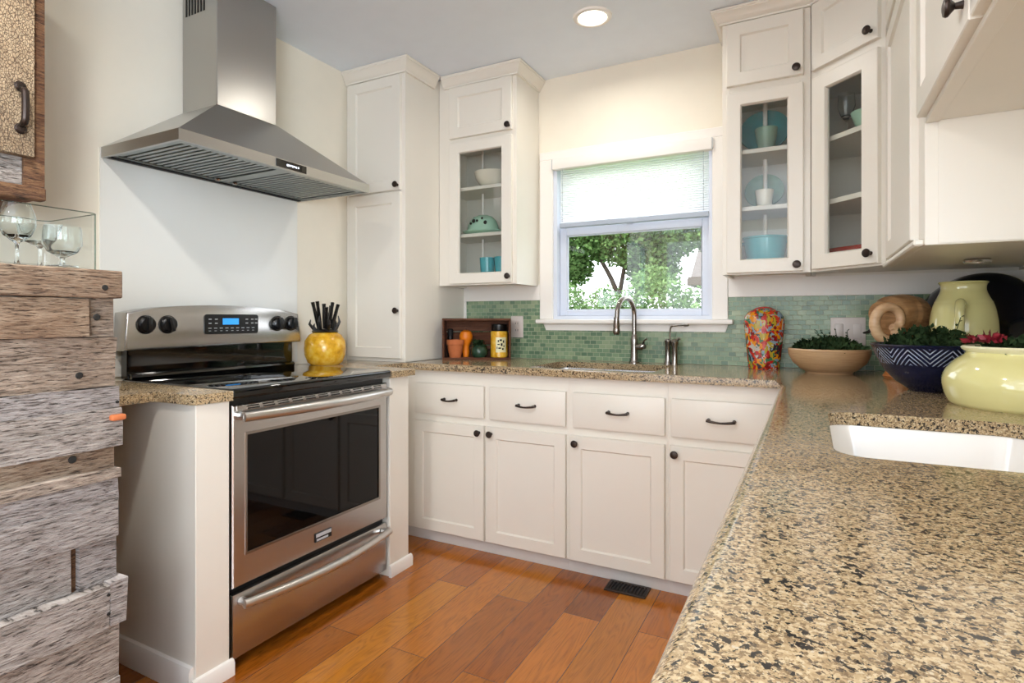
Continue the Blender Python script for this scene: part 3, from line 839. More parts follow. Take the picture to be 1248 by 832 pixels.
b = B(); box(b, XK+.004, XK+.0055, 1.579, 1.655, 1.124, 1.151); obj('display', b, 'lcd', cp)
b = B()
for y in (1.515, 1.543, 1.69, 1.718, 1.738):
    for zz in (1.145, 1.128): box(b, XK+.004, XK+.005, y, y+.012, zz, zz+.004)
for k in range(9):
    y = 1.513+k*.026
    box(b, XK+.004, XK+.005, y, y+.014, 1.108, 1.111); box(b, XK+.004, XK+.005, y+.002, y+.012, 1.097, 1.099)
obj('button_legends', b, 'greyplastic', cp)
KX = Matrix.Rotation(PI/2, 4, 'Y')
for y, a in ((1.262, 0), (1.345, .25), (1.862, .1), (1.94, -.2)):
    b = B(); m = Matrix.Translation((XK, y, 1.127)) @ KX
    lathe(b, [(0, 0), (.036, 0), (.036, .003), (.031, .005), (.029, .02), (.025, .024), (0, .025)], m, 28)
    box(b, -.028, .028, -.0075, .0075, .02, .036, .003, 2, m @ Matrix.Rotation(a, 4, 'Z'))
    kb = obj('control_knob', b, 'black', bgd)

# ------------------------------------------------------------------ range hood
HX, HY0, HY1, HZ0, HZ1 = -1.847, 1.152, 2.066, 1.742, 1.780
t = T('range_hood', 'stainless steel chimney range hood with pyramid canopy above the range', 'range hood', (-2.1, 1.609, HZ0))
x0 = XW+.007
def quadring(b, x0, x1, y0, y1, z): return [b.verts.new(p) for p in ((x0, y0, z), (x1, y0, z), (x1, y1, z), (x0, y1, z))]
b = B()
rs = [quadring(b, x0+.012, HX-.012, HY0+.012, HY1-.012, HZ0+.026), quadring(b, x0+.012, HX-.012, HY0+.012, HY1-.012, HZ0),
      quadring(b, x0, HX, HY0, HY1, HZ0), quadring(b, x0, HX, HY0, HY1, HZ1), quadring(b, x0, -2.087, 1.456, 1.745, 2.0), quadring(b, x0, -2.10, 1.47, 1.73, 2.0)]
for a, c in zip(rs, rs[1:]):
    for i in range(4): b.faces.new((a[i], a[(i+1) % 4], c[(i+1) % 4], c[i]))
b.faces.new(rs[0][::-1]); b.faces.new(rs[-1])
cn = obj('canopy', b, 'steelv', t, angle=12)
b = B()
box(b, x0+.012, x0+.05, HY0+.012, HY1-.012, HZ0+.004, HZ0+.026); box(b, HX-.05, HX-.012, HY0+.012, HY1-.012, HZ0+.004, HZ0+.026)
box(b, x0+.05, HX-.05, 1.585, 1.633, HZ0+.004, HZ0+.026); box(b, x0+.05, HX-.05, HY0+.012, HY0+.03, HZ0+.004, HZ0+.026); box(b, x0+.05, HX-.05, HY1-.03, HY1-.012, HZ0+.004, HZ0+.026)
obj('underside_frame', b, 'filter', cn)
for y0, y1 in ((HY0+.03, 1.585), (1.633, HY1-.03)):
    b = B(); n = 15; w = (y1-y0)/n
    box(b, x0+.05, HX-.05, y0, y1, HZ0+.02, HZ0+.0255)
    for k in range(n):
        box(b, x0+.055, HX-.055, y0+k*w+.1*w, y0+k*w+.62*w, HZ0+.007, HZ0+.014, .002)
    f = obj('baffle_filter', b, 'filter', t)
    b = B(); lathe(b, [(0, 0), (.009, 0), (.012, .006), (.006, .012), (0, .014)], Matrix.Translation((x0+.07, (1.57 if y0 < 1.5 else 1.65), HZ0-.004)), 14); obj('filter_latch', b, 'nickel', f)
b = B(); box(b, x0+.013, x0+.03, HY0+.014, HY1-.014, HZ0-.001, HZ0+.004); obj('rear_seal', b, 'blackmatte', cn)
b = B(); box(b, HX, HX+.0025, 1.537, 1.689, HZ0+.004, HZ1-.004, .001); cp = obj('control_panel', b, 'blackgloss', t)
b = B()
for k, (y, w) in enumerate(((1.588, .012), (1.603, .008), (1.614, .006), (1.623, .007), (1.633, .004), (1.642, .007))):
    box(b, HX+.0025, HX+.0032, y, y+w, HZ0+.014+.002*(k % 2), HZ0+.022)
obj('indicator_marks', b, 'led', cp)
b = B(); box(b, x0, -2.09, 1.459, 1.742, 2.0, ZC-.002, .003, 2); ch = obj('chimney', b, 'steelv', t, angle=12)
b = B()
for k in range(7): box(b, -2.29+k*.019, -2.28+k*.019, 1.4575, 1.4595, 2.395, 2.50)
obj('vent_grille', b, 'dark', ch)

# ------------------------------------------------------------------ yellow knife holder and knives
KC = (-2.185, 2.12)
t = T('knife_holder', 'round mottled yellow ceramic knife holder on the worktop right of the range', 'vase', (KC[0], KC[1], GZ1))
b = B(); lathe(b, [(0, 0), (.068, 0), (.085, .012), (.1, .05), (.102, .085), (.098, .12), (.08, .15), (.06, .163), (.055, .163), (.05, .15), (0, .149)], Matrix(), 36); obj('pot', b, 'pineapple', t, True)
b = B(); lathe(b, [(.04, .149), (.058, .160), (.066, .168), (.060, .176), (.052, .172), (.046, .180), (0, .180)], Matrix(), 28); cl = obj('leaf_collar', b, 'black', t, True)
b = B()
for k in range(9):
    a = 2*PI*k/9+.2; r0, r1 = .05, .062+.008*(k % 3); h = .035+.02*((k*5) % 3)
    tube(b, [(r0*math.cos(a), r0*math.sin(a), .172), (r1*math.cos(a), r1*math.sin(a), .172+h*.6), ((r1-.006)*math.cos(a), (r1-.006)*math.sin(a), .172+h)], [.009, .007, .002], 6)
obj('leaf_tips', b, 'black', cl, True)
for k, (ox, oy, tx, ty, h) in enumerate(((-.012, -.03, -.02, -.05, .145), (-.02, -.012, -.01, -.026, .150), (.0, -.004, .0, -.008, .138), (.012, .012, .0, .045, .145), (.02, .024, .01, .065, .135), (-.01, .026, .0, .04, .128), (.022, -.012, .03, -.03, .12))):
    b = B(); p0 = Vector((KC[0]+ox, KC[1]+oy, GZ1+.182)); p1 = Vector((KC[0]+ox+tx*.6, KC[1]+oy+ty*.6, GZ1+.17+h))
    pts = [p0, p0.lerp(p1, .35), p0.lerp(p1, .8), p1]
    tube(b, pts, [.0085, .0095, .008, .0095], 8)
    tag(obj('knife', b, 'knife'), 'black knife handle standing up in the yellow holder', 'knife', 'knives in the yellow holder')

# ------------------------------------------------------------------ faucets
t = T('faucet', 'brushed nickel gooseneck kitchen faucet behind the sink', 'faucet', (-.817, 2.93, GZ1))
b = B(); lathe(b, [(0, 0), (.028, 0), (.028, .006), (.022, .012), (.019, .03), (.018, .1), (.019, .125), (.0155, .14), (.0125, .15), (0, .15)], Matrix(), 24); obj('faucet_base', b, 'nickel', t, True)
b = B()
d = Vector((-.043, -.19, 0)).normalized(); R = .088; pts = [Vector((0, 0, .145)), Vector((0, 0, .20)), Vector((0, 0, .25))]
for i in range(1, 15):
    a = PI*i/14; pts.append(Vector((0, 0, .25))+d*(R-R*math.cos(a))+Vector((0, 0, R*math.sin(a))))
e0 = pts[-1]; pts.append(e0+d*.004+Vector((0, 0, -.03)))
tube(b, pts, .0125, 14); obj('spout', b, 'nickel', t, True)
b = B(); p = e0+d*.006
lathe(b, [(0, -.098), (.013, -.098), (.017, -.09), (.018, -.075), (.016, -.06), (.0175, -.056), (.0135, -.02), (.0145, -.012), (0, -.012)], Matrix.Translation(p), 20); obj('spray_head', b, 'nickel', t, True)
b = B(); tube(b, smooth_path([(.014, 0, .085), (.045, -.01, .088), (.062, -.014, .088)], 4), [.017]*5+[.012]*4, 12)
tube(b, smooth_path([(.05, -.012, .095), (.057, -.02, .118), (.075, -.03, .13)], 4), [.006]*4+[.0045]*5, 8); obj('lever_handle', b, 'nickel', t, True)
t = T('filter_faucet', 'small slim filtered-water tap right of the gooseneck faucet', 'faucet', (-.632, 2.93, GZ1))
b = B(); lathe(b, [(0, 0), (.02, 0), (.018, .008), (.0145, .02), (.0145, .108), (.017, .112), (.017, .122), (.008, .13), (0, .13)], Matrix.Translation((-.012, 0, 0)), 20)
lathe(b, [(0, 0), (.018, 0), (.016, .01), (.015, .09), (.019, .1), (.021, .115), (.014, .128), (0, .13)], Matrix.Translation((.024, -.006, 0)), 20); obj('tap_body', b, 'nickel', t, True)
b = B(); tube(b, smooth_path([(0, 0, .12), (0, 0, .17), (.008, -.004, .192), (.04, -.02, .198), (.095, -.05, .2)], 6), .0042, 8)
tube(b, [(.075, -.04, .2), (.077, -.041, .2), (.098, -.052, .2)], [.004, .007, .006], 10); obj('spout', b, 'nickel', t, True)
b = B(); tube(b, [(.03, -.006, .122), (.05, -.012, .135)], [.006, .008], 8); obj('lever_handle', b, 'nickel', t, True)

# ------------------------------------------------------------------ window shade
t = T('window_shade', 'white pleated cellular shade half lowered over the window', 'blind', (-.868, 2.99, 1.67))
b = B(); box(b, -1.30, -.436, 2.962, 3.012, 1.992, 2.052, .006, 2); hr = obj('headrail', b, 'trim', t)
for xb in (-1.304, -.438):
    b = B(); box(b, xb, xb+.006, 2.966, 3.01, 1.996, 2.05); obj('bracket', b, 'greyplastic', hr)
b = B(); n = 26; prev = None
for i in range(n*2+1):
    zz = 1.994-(1.994-1.688)*i/(2*n); y = 2.998+(.004 if i % 2 else -.002)
    cur = [b.verts.new((-1.262, y, zz)), b.verts.new((-.455, y, zz))]
    if prev: b.faces.new((prev[0], prev[1], cur[1], cur[0]))
    prev = cur
obj('pleated_cloth', b, 'shade', t, angle=20)
b = B(); box(b, -1.264, -.453, 2.984, 3.012, 1.662, 1.69, .004); obj('bottom_rail', b, 'railgrey', t)
for x in (-1.243, -.478):
    b = B()
    for k in range(26): lathe(b, [(0, -.0042), (.0022, -.003), (.0022, .003), (0, .0042)], Matrix.Translation((x, 2.978, 1.985-k*.0115)), 6)
    tube(b, [(x, 2.978, 1.992), (x, 2.978, 1.695)], .0008, 5); obj('bead_cord', b, 'greyplastic', t)

# ------------------------------------------------------------------ switch plates
def plate(label, x0, x1, z0, z1, gangs, name):
    t = T(name, label, 'switch plate', ((x0+x1)/2, YN-.008, z0))
    b = B(); box(b, x0, x1, YN-.015, YN-.0085, z0, z1, .003, 2); obj('cover_plate', b, 'plate', t)
    for g_ in range(gangs):
        x = x0+(x1-x0)*(g_+.5)/gangs
        if name == 'power_outlet':
            for zz in ((z0+z1)/2-.02, (z0+z1)/2+.02):
                b = B(); box(b, x-.0165, x+.0165, YN-.017, YN-.0148, zz-.014, zz+.014, .004, 2); s = obj('socket', b, 'plate', t)
                b = B(); box(b, x-.008, x-.0055, YN-.0176, YN-.0168, zz-.005, zz+.006); box(b, x+.0055, x+.008, YN-.0176, YN-.0168, zz-.005, zz+.006); obj('slots', b, 'dark', s)
        else:
            b = B(); box(b, x-.016, x+.016, YN-.019, YN-.0148, (z0+z1)/2-.033, (z0+z1)/2+.033, .003, 2); obj('rocker', b, 'plate', t)
plate('pale outlet plate on the tile between wooden crate and window', -1.575, -1.494, 1.038, 1.164, 1, 'power_outlet')
plate('pale double switch plate on the tile behind the tan bowl', .079, .217, 1.03, 1.155, 2, 'switch_plate')

# ------------------------------------------------------------------ crate and its contents
CR = math.radians(27.7); CRM = Matrix.Translation((-1.836, 2.652, GZ1)) @ Matrix.Rotation(CR, 4, 'Z')
t = T('wooden_crate', 'small dark brown wooden crate lying on its side beside the pantry', 'crate', (-1.836, 2.652, GZ1), CR)
CW, CD, CH = .386, .13, .234
b = B(); box(b, 0, CW, 0, CD, 0, .011, .002); obj('bottom_board', b, 'cratewood', t, True)
b = B(); box(b, 0, CW, 0, CD, CH-.012, CH, .002); obj('top_board', b, 'cratewood', t, True)
for a in (0, CW-.011):
    b = B(); box(b, a, a+.011, 0, CD, .011, CH-.012, .002); obj('side_board', b, 'cratewood', t, True)
for k in range(3):
    b = B(); h = CH/3; box(b, .002, CW-.002, CD, CD+.007, k*h+.003, (k+1)*h-.003, .001); obj('back_slat', b, 'cratewood', t, True)
def at(x, y, z): return Matrix.Translation((x, y, z))
def in_crate(x, y): return tuple(CRM @ Vector((x, y, .0115)))
px_, py_, pz_ = in_crate(.069, .052)
b = B(); lathe(b, [(0, 0), (.033, 0), (.043, .05), (.046, .072), (.050, .074), (.051, .1), (.047, .101), (.043, .07), (.03, .012), (0, .01)], at(px_, py_, pz_), 28)
tag(obj('clay_pot', b, 'terracotta'), 'small terracotta flowerpot at the left front of the crate', 'pot')
t = T('orange_gourd', 'bright orange ball-shaped ornament behind the terracotta pot', 'ornament', in_crate(.127, .088), CR)
b = B(); lathe(b, [(0, 0), (.016, 0), (.021, .03), (.018, .06), (.024, .075), (.036, .098), (.039, .122), (.03, .145), (.012, .155), (0, .154)], Matrix(), 28); obj('fruit_body', b, 'orange', t, True)
b = B(); tube(b, [(0, 0, .150), (.003, 0, .163)], [.004, .003], 6); obj('stem', b, 'bark', t, True)
t = T('black_jar', 'little black lidded jar in the back left corner of the crate', 'jar', in_crate(.034, .109), CR)
b = B(); lathe(b, [(0, 0), (.017, 0), (.0175, .12), (.014, .126), (0, .126)], Matrix(), 20); obj('jar_body', b, 'black', t, True)
b = B(); lathe(b, [(0, .126), (.0165, .126), (.0165, .158), (.013, .162), (0, .163)], Matrix(), 20); obj('lid', b, 'blackmatte', t, True)
t = T('green_pot', 'squat dark green pot with a small succulent in the middle of the crate', 'pot', in_crate(.206, .064), CR)
b = B(); lathe(b, [(0, 0), (.036, 0), (.048, .018), (.05, .036), (.044, .054), (.041, .058), (.045, .064), (.041, .068), (.038, .060), (0, .058)], Matrix(), 28); obj('pot_body', b, 'green_dk', t, True)
def leaves(n, rx, ry, h, size, seed, stems=0, up=.6):
    """small bent leaves heaped over a mound"""
    rnd = random.Random(seed); b = B()
    for i in range(n):
        a = rnd.uniform(0, 2*PI); r = math.sqrt(rnd.random())
        p = Vector((rx*r*math.cos(a), ry*r*math.sin(a), h*(1-r*r*.8)*rnd.uniform(.15, 1)))
        d = Vector((rnd.uniform(-1, 1), rnd.uniform(-1, 1), rnd.uniform(-.2, 1)*up+.2)).normalized()
        s = d.cross(Vector((rnd.uniform(-1, 1), rnd.uniform(-1, 1), rnd.uniform(-1, 1)))).normalized()
        L_ = size*rnd.uniform(.6, 1.3); w = L_*.32; nn = d.cross(s)*L_*.12
        q = [b.verts.new(p), b.verts.new(p+d*L_*.45+s*w+nn), b.verts.new(p+d*L_), b.verts.new(p+d*L_*.45-s*w+nn)]
        b.faces.new(q)
    for i in range(stems):
        a = rnd.uniform(0, 2*PI); r = rnd.random()*.7
        p = Vector((rx*r*math.cos(a), ry*r*math.sin(a), h*.5)); q = p+Vector((rnd.uniform(-.03, .03), rnd.uniform(-.03, .03), h*.9))
        tube(b, [p, p.lerp(q, .5)+Vector((.004, 0, 0)), q], .0013, 4)
        for k in range(4):
            c = p.lerp(q, .4+.2*k); dd = Vector((rnd.uniform(-1, 1), rnd.uniform(-1, 1), .4)).normalized()*size*.7; ss = Vector((-dd.y, dd.x, 0)).normalized()*size*.2
            b.faces.new([b.verts.new(c), b.verts.new(c+dd*.5+ss), b.verts.new(c+dd), b.verts.new(c+dd*.5-ss)])
    return b
b = leaves(60, .03, .03, .045, .028, 3); b.transform(at(0, 0, .058)); obj('succulent', b, 'plantleaf', t, True)
t = T('yellow_jar', 'yellow jar with black lid and dark label marks at the right of the crate', 'jar', in_crate(.319, .066), CR)
b = B(); lathe(b, [(0, 0), (.046, 0), (.049, .004), (.049, .14), (.046, .148), (.042, .15), (0, .15)], Matrix(), 32); obj('jar_body', b, 'pineapple', t, True)
b = B(); lathe(b, [(0, .15), (.043, .15), (.045, .155), (.045, .186), (.041, .19), (0, .19)], Matrix(), 32); obj('lid', b, 'black', t, True)
def curved_marks(rects, r):
    b = B()
    for a0, a1, z0, z1 in rects:
        n = 5; lo = []; hi = []
        for i in range(n+1):
            a = math.radians(a0+(a1-a0)*i/n); lo.append(b.verts.new((r*math.cos(a), r*math.sin(a), z0))); hi.append(b.verts.new((r*math.cos(a), r*math.sin(a), z1)))
        for i in range(n): b.faces.new((lo[i], lo[i+1], hi[i+1], hi[i]))
    return b
obj('pale_label', curved_marks([(-112, -38, .03, .115)], .0495), 'cream_enamel', t, True)
obj('label_marks', curved_marks([(-98, -90, .088, .1), (-86, -70, .094, .104), (-64, -54, .084, .098), (-100, -84, .072, .078), (-78, -66, .066, .082), (-60, -52, .06, .07), (-94, -76, .05, .058), (-70, -58, .044, .054), (-104, -99, .05, .062)], .0501), 'dark', t, True)

# ------------------------------------------------------------------ painted vase, bowls, pitcher ...
b = B()
prof = [(0, 0), (.064, 0), (.067, .004), (.07, .03), (.078, .11), (.086, .19), (.088, .215), (.084, .24), (.07, .262), (.045, .276), (.02, .281), (0, .282)]
lathe(b, prof, at(-.193, 2.885, GZ1) @ Matrix.Rotation(math.radians(12), 4, 'Z') @ Matrix.Diagonal((1, .6, 1, 1)), 40)
pv = T('painted_vase', 'colourful hand-painted tall vase standing against the green tile', 'vase', (-.193, 2.885, GZ1)); obj('vase_body', b, 'painted', pv)
b = B(); m = Matrix.Rotation(math.radians(12), 4, 'Z') @ Matrix.Diagonal((1, .6, 1, 1))
pts = []
for i in range(25):
    a = PI*i/24; pts.append(m @ Vector((.083*math.cos(a), 0, .205+.077*math.sin(a))))
tube(b, pts, .006, 8); obj('red_rim', b, 'red', pv, True)
t = T('serving_bowl', 'wide tan wooden bowl holding dark leaves in front of the switch plate', 'bowl', (.067, 2.79, GZ1))
b = B(); lathe(b, [(0, .004), (.088, .0), (.092, .008), (.105, .014), (.14, .045), (.156, .08), (.158, .1), (.154, .106), (.149, .1), (.146, .08), (.1, .03), (0, .022)], Matrix(), 48); obj('bowl_body', b, 'tanbowl', t, True)
b = leaves(1500, .14, .14, .065, .021, 5, 5, .8); b.transform(at(.067, 2.79, GZ1+.088))
tag(obj('leafy_plant', b, 'plantleaf'), 'heap of small dark green leaves in the tan wooden bowl', 'plant')
t = T('navy_bowl', 'navy blue ceramic bowl with combed pattern below its rim', 'bowl', (.345, 2.262, GZ1))
b = B(); lathe(b, [(0, .004), (.06, 0), (.066, .006), (.1, .03), (.13, .066), (.152, .108), (.165, .142), (.170, .148), (.166, .151), (.158, .144), (.143, .108), (.1, .045), (0, .02)], Matrix(), 56); obj('bowl_body', b, 'combed', t, True)
b = leaves(1200, .14, .14, .08, .021, 6, 1, .9); b.transform(at(.345, 2.262, GZ1+.125))
tag(obj('leafy_plant', b, 'plantleaf'), 'mound of small dark leaves growing in the navy bowl', 'plant')
t = T('yellow_pot', 'pale yellow wide enamel pot at the right edge beside the navy bowl', 'pot', (.508, 1.955, GZ1))
b = B(); lathe(b, [(0, 0), (.165, 0)]+sp([(.172, .006), (.181, .03), (.186, .062), (.178, .092), (.158, .118), (.138, .134), (.132, .142), (.133, .148)])+[(.14, .152), (.139, .157), (.130, .157), (.125, .148), (.15, .1), (.17, .06), (.155, .01), (0, .01)], Matrix(), 56); obj('pot_body', b, 'paleyellow', t, True)
b = B(); lathe(b, [(.1315, .143), (.141, .15), (.143, .155), (.139, .1595), (.131, .1595), (.127, .153)], Matrix(), 56); obj('rim', b, 'rimyellow', t, True)
b = leaves(900, .118, .118, .05, .019, 8, 1, .6); b.transform(at(.508, 1.955, GZ1+.132))
tag(obj('leafy_plant', b, 'plantleaf'), 'dark leafy plant filling the pale yellow pot', 'plant')
for k, (ox, oy) in enumerate(((-.1, .03), (-.078, -.012), (-.065, .05))):
    b = leaves(26, .018, .018, .02, .022, 20+k, 0, .9); b.transform(at(.508+ox, 1.955+oy, GZ1+.165))
    tag(obj('red_flower', b, 'redflower'), 'small dark red flower head at the left rim of the yellow pot', 'flower', 'red flowers in the yellow pot')
# pitcher
PC = (.482, 2.553)
t = T('pitcher', 'tall pale yellow enamel pitcher behind the navy bowl', 'pitcher', (PC[0], PC[1], GZ1))
b = B(); lathe(b, [(0, 0), (.092, 0)]+sp([(.098, .006), (.100, .05), (.1, .14), (.1, .2), (.096, .24), (.088, .28), (.074, .312), (.066, .334), (.067, .352), (.073, .36)])+[(.071, .364), (.064, .36), (.06, .335), (.085, .29), (.09, .2), (.09, .01), (0, .01)], Matrix(), 48); obj('pitcher_body', b, 'paleyellow', t, True)
hd = Vector((-.05, -.099, 0)).normalized(); hd = Vector((-.25, -.97, 0)).normalized()
b = B(); pts = smooth_path([hd*.084+Vector((0, 0, .285)), hd*.118+Vector((0, 0, .285)), hd*.138+Vector((0, 0, .255)), hd*.134+Vector((0, 0, .19)), hd*.12+Vector((0, 0, .14)), hd*.098+Vector((0, 0, .105))], 6)
tube(b, pts, [.016-.005*i/len(pts) for i in range(len(pts))], 12); obj('handle', b, 'paleyellow', t, True)
# navy platter leaning in the corner
nrm = Vector((-.55, -.75, .37)).normalized()
PLC = Vector((.55, 2.815, 1.139))
q = nrm.to_track_quat('Z', 'Y').to_matrix().to_4x4()
b = B(); lathe(b, [(0, .02), (.12, .03), (.19, .012), (.222, -.012), (.232, -.03), (.226, -.034), (.215, -.022), (.185, 0), (.12, .016), (0, .006)][::1], Matrix.Translation(PLC) @ q @ Matrix.Scale(.95, 4), 64)
t = T('platter', 'large dark navy dish leaning in the corner behind the yellow pitcher', 'dish', (PLC.x, PLC.y, GZ1)); obj('dish_body', b, 'navygloss', t)
b = B(); lathe(b, [(.222, -.034), (.2325, -.0302), (.234, -.034), (.2325, -.039), (.22, -.042), (.17, -.016), (.17, -.012)], Matrix.Translation(PLC) @ q @ Matrix.Scale(.95, 4), 64); obj('cream_rim', b, 'cream_enamel', t)
# carved wooden scroll
SC = Vector((.29, 2.63, GZ1))
t = T('wood_carving', 'carved tan wooden scroll sculpture between tan bowl and pitcher', 'sculpture', SC)
b = B(); rt = Vector((.8854, .4648, 0)); fw = Vector((-.4648, .8854, 0))
lathe(b, [(0, 0), (.055, 0), (.062, .01), (.05, .03), (.044, .07), (.05, .12), (.06, .17), (0, .18)], at(.02, .03, 0), 24); obj('pedestal', b, 'conebase', t, True)
b = B()
for i in range(1):
    pts = [rt*(-.035)+fw*.02+Vector((0, 0, .235)), rt*.02+fw*.035+Vector((0, 0, .25)), rt*.06+fw*.05+Vector((0, 0, .248)), rt*.1+fw*.07+Vector((0, 0, .244)), rt*.13+fw*.085+Vector((0, 0, .24))]
    tube(b, smooth_path(pts, 5), [.066]*3+[.075]*6+[.08]*8+[.07]*4, 24)
obj('log_body', b, 'carved', t, True)
b = B(); pts = []; rs = []
for i in range(40):
    s = i/39; a = math.radians(-60)-s*math.radians(400); r = .078*(1-.72*s)
    c0 = rt*(-.05)+fw*(-.035-.02*s)+Vector((0, 0, .225))
    pts.append(c0+rt*(r*math.cos(a))*.95+Vector((0, 0, r*math.sin(a)*1.05))); rs.append(.021-.008*s)
tube(b, pts, rs, 12); obj('scroll', b, 'carvedlight', t, True)
b = B(); tube(b, smooth_path([rt*(-.10)+fw*(-.03)+Vector((0, 0, .215)), rt*(-.12)+fw*(-.03)+Vector((0, 0, .185)), rt*(-.145)+fw*(-.03)+Vector((0, 0, .178))], 5), [.012-.0009*i for i in range(11)], 8); obj('dark_tip', b, 'black', t, True)
b = B(); tube(b, smooth_path([rt*(-.01)+fw*(-.05)+Vector((0, 0, .15)), rt*(-.035)+fw*(-.05)+Vector((0, 0, .18)), rt*(-.02)+fw*(-.05)+Vector((0, 0, .21))], 5), [.018]*11, 10); obj('pale_curl', b, 'carvedlight', t, True)

# ------------------------------------------------------------------ crockery behind glass
def simple(name, label, cat, mat, prof, x, y, zz, seg=32, mtx=Matrix(), group=None):
    b = B(); lathe(b, prof, at(x, y, zz) @ mtx, seg); return tag(obj(name, b, mat), label, cat, group)
SL1, SL2, SL0 = 1.8955, 1.6305, 1.3675
simple('cream_bowl', 'cream bowl on the top shelf of the left glass cabinet', 'bowl', 'offwhite', [(0, .003), (.042, 0), (.046, .01), (.072, .026), (.092, .055), (.097, .082), (.1, .09), (.096, .091), (.088, .058), (.06, .022), (0, .015)], -1.625, 2.842, SL1)
t = T('covered_dish', 'mint green covered butter dish on the middle shelf of the left cabinet', 'dish', (-1.675, 2.83, SL2))
b = B(); lathe(b, [(0, 0), (.09, 0), (.125, .016), (.128, .022), (.1, .018), (0, .014)], Matrix.Diagonal((1, .7, 1, 1)), 36); obj('base_plate', b, 'mint', t, True)
b = B(); lathe(b, [(.098, .02), (.096, .045), (.082, .08), (.058, .103), (.03, .113), (0, .114)], Matrix.Diagonal((1, .7, 1, 1)), 36); obj('lid', b, 'mint', t, True)
b = B()
for k, a in enumerate((-120, -105, -70, -58, -90)):
    aa = math.radians(a); x = .091*math.cos(aa); y = .7*.091*math.sin(aa)-.003; s = .008+.004*(k % 2)
    lathe(b, [(0, -.004), (s, 0), (0, .004)], at(x, y, .062+.012*(k % 3)) @ Matrix.Rotation(PI/2, 4, 'X'), 8)
obj('painted_motif', b, 'dark', t, True)
t = T('green_plate', 'mint green patterned plate standing upright beside the covered dish', 'plate', (-1.512, 2.90, SL2))
b = B(); lathe(b, [(0, 0), (.05, .002), (.072, .01), (.075, .013), (.05, .007), (0, .005)], at(0, 0, .075) @ Matrix.Rotation(math.radians(-62), 4, 'Y') @ Matrix.Rotation(.3, 4, 'X'), 32); obj('plate_disc', b, 'mint', t, True)
b = B(); lathe(b, [(.05, .0075), (.058, .009), (.058, .0095), (.05, .008)], at(0, 0, .075) @ Matrix.Rotation(math.radians(-62), 4, 'Y') @ Matrix.Rotation(.3, 4, 'X'), 32); obj('dark_ring', b, 'green_dk', t, True)
def mug(label, x, y, zz, r=.045, h=.133):
    t = T('mug', label, 'mug', (x, y, zz), 0, None)
    b = B(); lathe(b, [(0, 0), (r*.8, 0), (r*.84, .006), (r*.9, h*.5), (r, h*.97), (r, h), (r*.93, h), (r*.82, h*.5), (r*.75, .012), (0, .01)], Matrix(), 28); obj('mug_body', b, 'turq', t, True)
    b = B(); tube(b, smooth_path([(r*.9, 0, h*.75), (r*1.5, 0, h*.72), (r*1.55, 0, h*.4), (r*.88, 0, h*.25)], 5), .005, 8)
    b.transform(Matrix.Rotation(2.2, 4, 'Z')); obj('handle', b, 'turq', t, True)
mug('turquoise mug on the bottom shelf of the left cabinet, nearer the pantry', -1.657, 2.85, SL0)
mug('turquoise mug on the bottom shelf of the left cabinet, nearer the window', -1.557, 2.845, SL0)
RS1, RS2, RS0 = 1.9025, 1.6485, 1.3755
TI = Matrix.Rotation(math.radians(72), 4, 'X')
def stood(name, label, cat, mat, R, x, y, zz, ang=72):
    m = Matrix.Rotation(math.radians(ang), 4, 'X')
    b = B(); lathe(b, [(0, 0), (R*.55, .001), (R*.8, .012), (R, .03), (R*.99, .034), (R*.78, .017), (R*.52, .006), (0, .005)], at(x, y, zz+R*math.sin(math.radians(ang))+.002) @ m, 40)
    return tag(obj(name, b, mat), label, cat)
stood('glass_plate', 'teal glass plate standing on the top shelf right of the window', 'plate', 'tealglass', .108, -.19, 2.90, RS1)
simple('glass_cup', 'clear pressed-glass cup in front of the teal plate', 'cup', 'greenglass', [(0, 0), (.03, 0), (.032, .008), (.042, .06), (.048, .1), (.045, .1), (.037, .05), (0, .01)], -.178, 2.80, RS1, 24)
stood('glass_plate', 'pale green glass plate standing on the middle shelf right of the window', 'plate', 'greenglass', .085, -.192, 2.905, RS2)
simple('white_cup', 'small white cup in front of the pale green glass plate', 'cup', 'offwhite', [(0, 0), (.028, 0), (.03, .006), (.035, .05), (.04, .08), (.037, .08), (.03, .03), (0, .008)], -.186, 2.81, RS2, 24)
t = T('turquoise_pot', 'turquoise two-handled pot on the bottom shelf right of the window', 'pot', (-.186, 2.845, RS0))
b = B(); lathe(b, [(0, 0), (.066, 0), (.072, .008), (.086, .09), (.092, .135), (.097, .138), (.097, .144), (.088, .144), (.08, .09), (.06, .015), (0, .012)], Matrix(), 40); obj('pot_body', b, 'turq', t, True)
for s in (-1, 1):
    b = B(); tube(b, smooth_path([(s*.088, -.015, .12), (s*.106, -.012, .118), (s*.108, .012, .118), (s*.088, .015, .12)], 5), .005, 8); obj('handle', b, 'turq', t, True)
CS1, CS2, CS0 = 1.8955, 1.6385, 1.3755
simple('green_bowl', 'jade green bowl on the top shelf of the corner cabinet', 'bowl', 'mint', [(0, 0), (.03, 0), (.06, .03), (.075, .075), (.072, .076), (.055, .032), (0, .008)], .215, 2.66, CS1)
simple('stacked_cup', 'white cup under another at the right of the corner cabinet middle shelf', 'cup', 'offwhite', [(0, 0), (.03, 0), (.036, .025), (.042, .05), (.038, .05), (.03, .02), (0, .006)], .225, 2.65, CS2, 24)
simple('stacked_cup', 'white cup stacked on top at the right of the corner cabinet middle shelf', 'cup', 'offwhite', [(0, 0), (.03, 0), (.036, .025), (.042, .05), (.038, .05), (.03, .02), (0, .006)], .225, 2.65, CS2+.0505, 24)
t = T('red_tray', 'shallow red tray on the bottom of the corner cabinet', 'tray', (.2, 2.73, CS0))
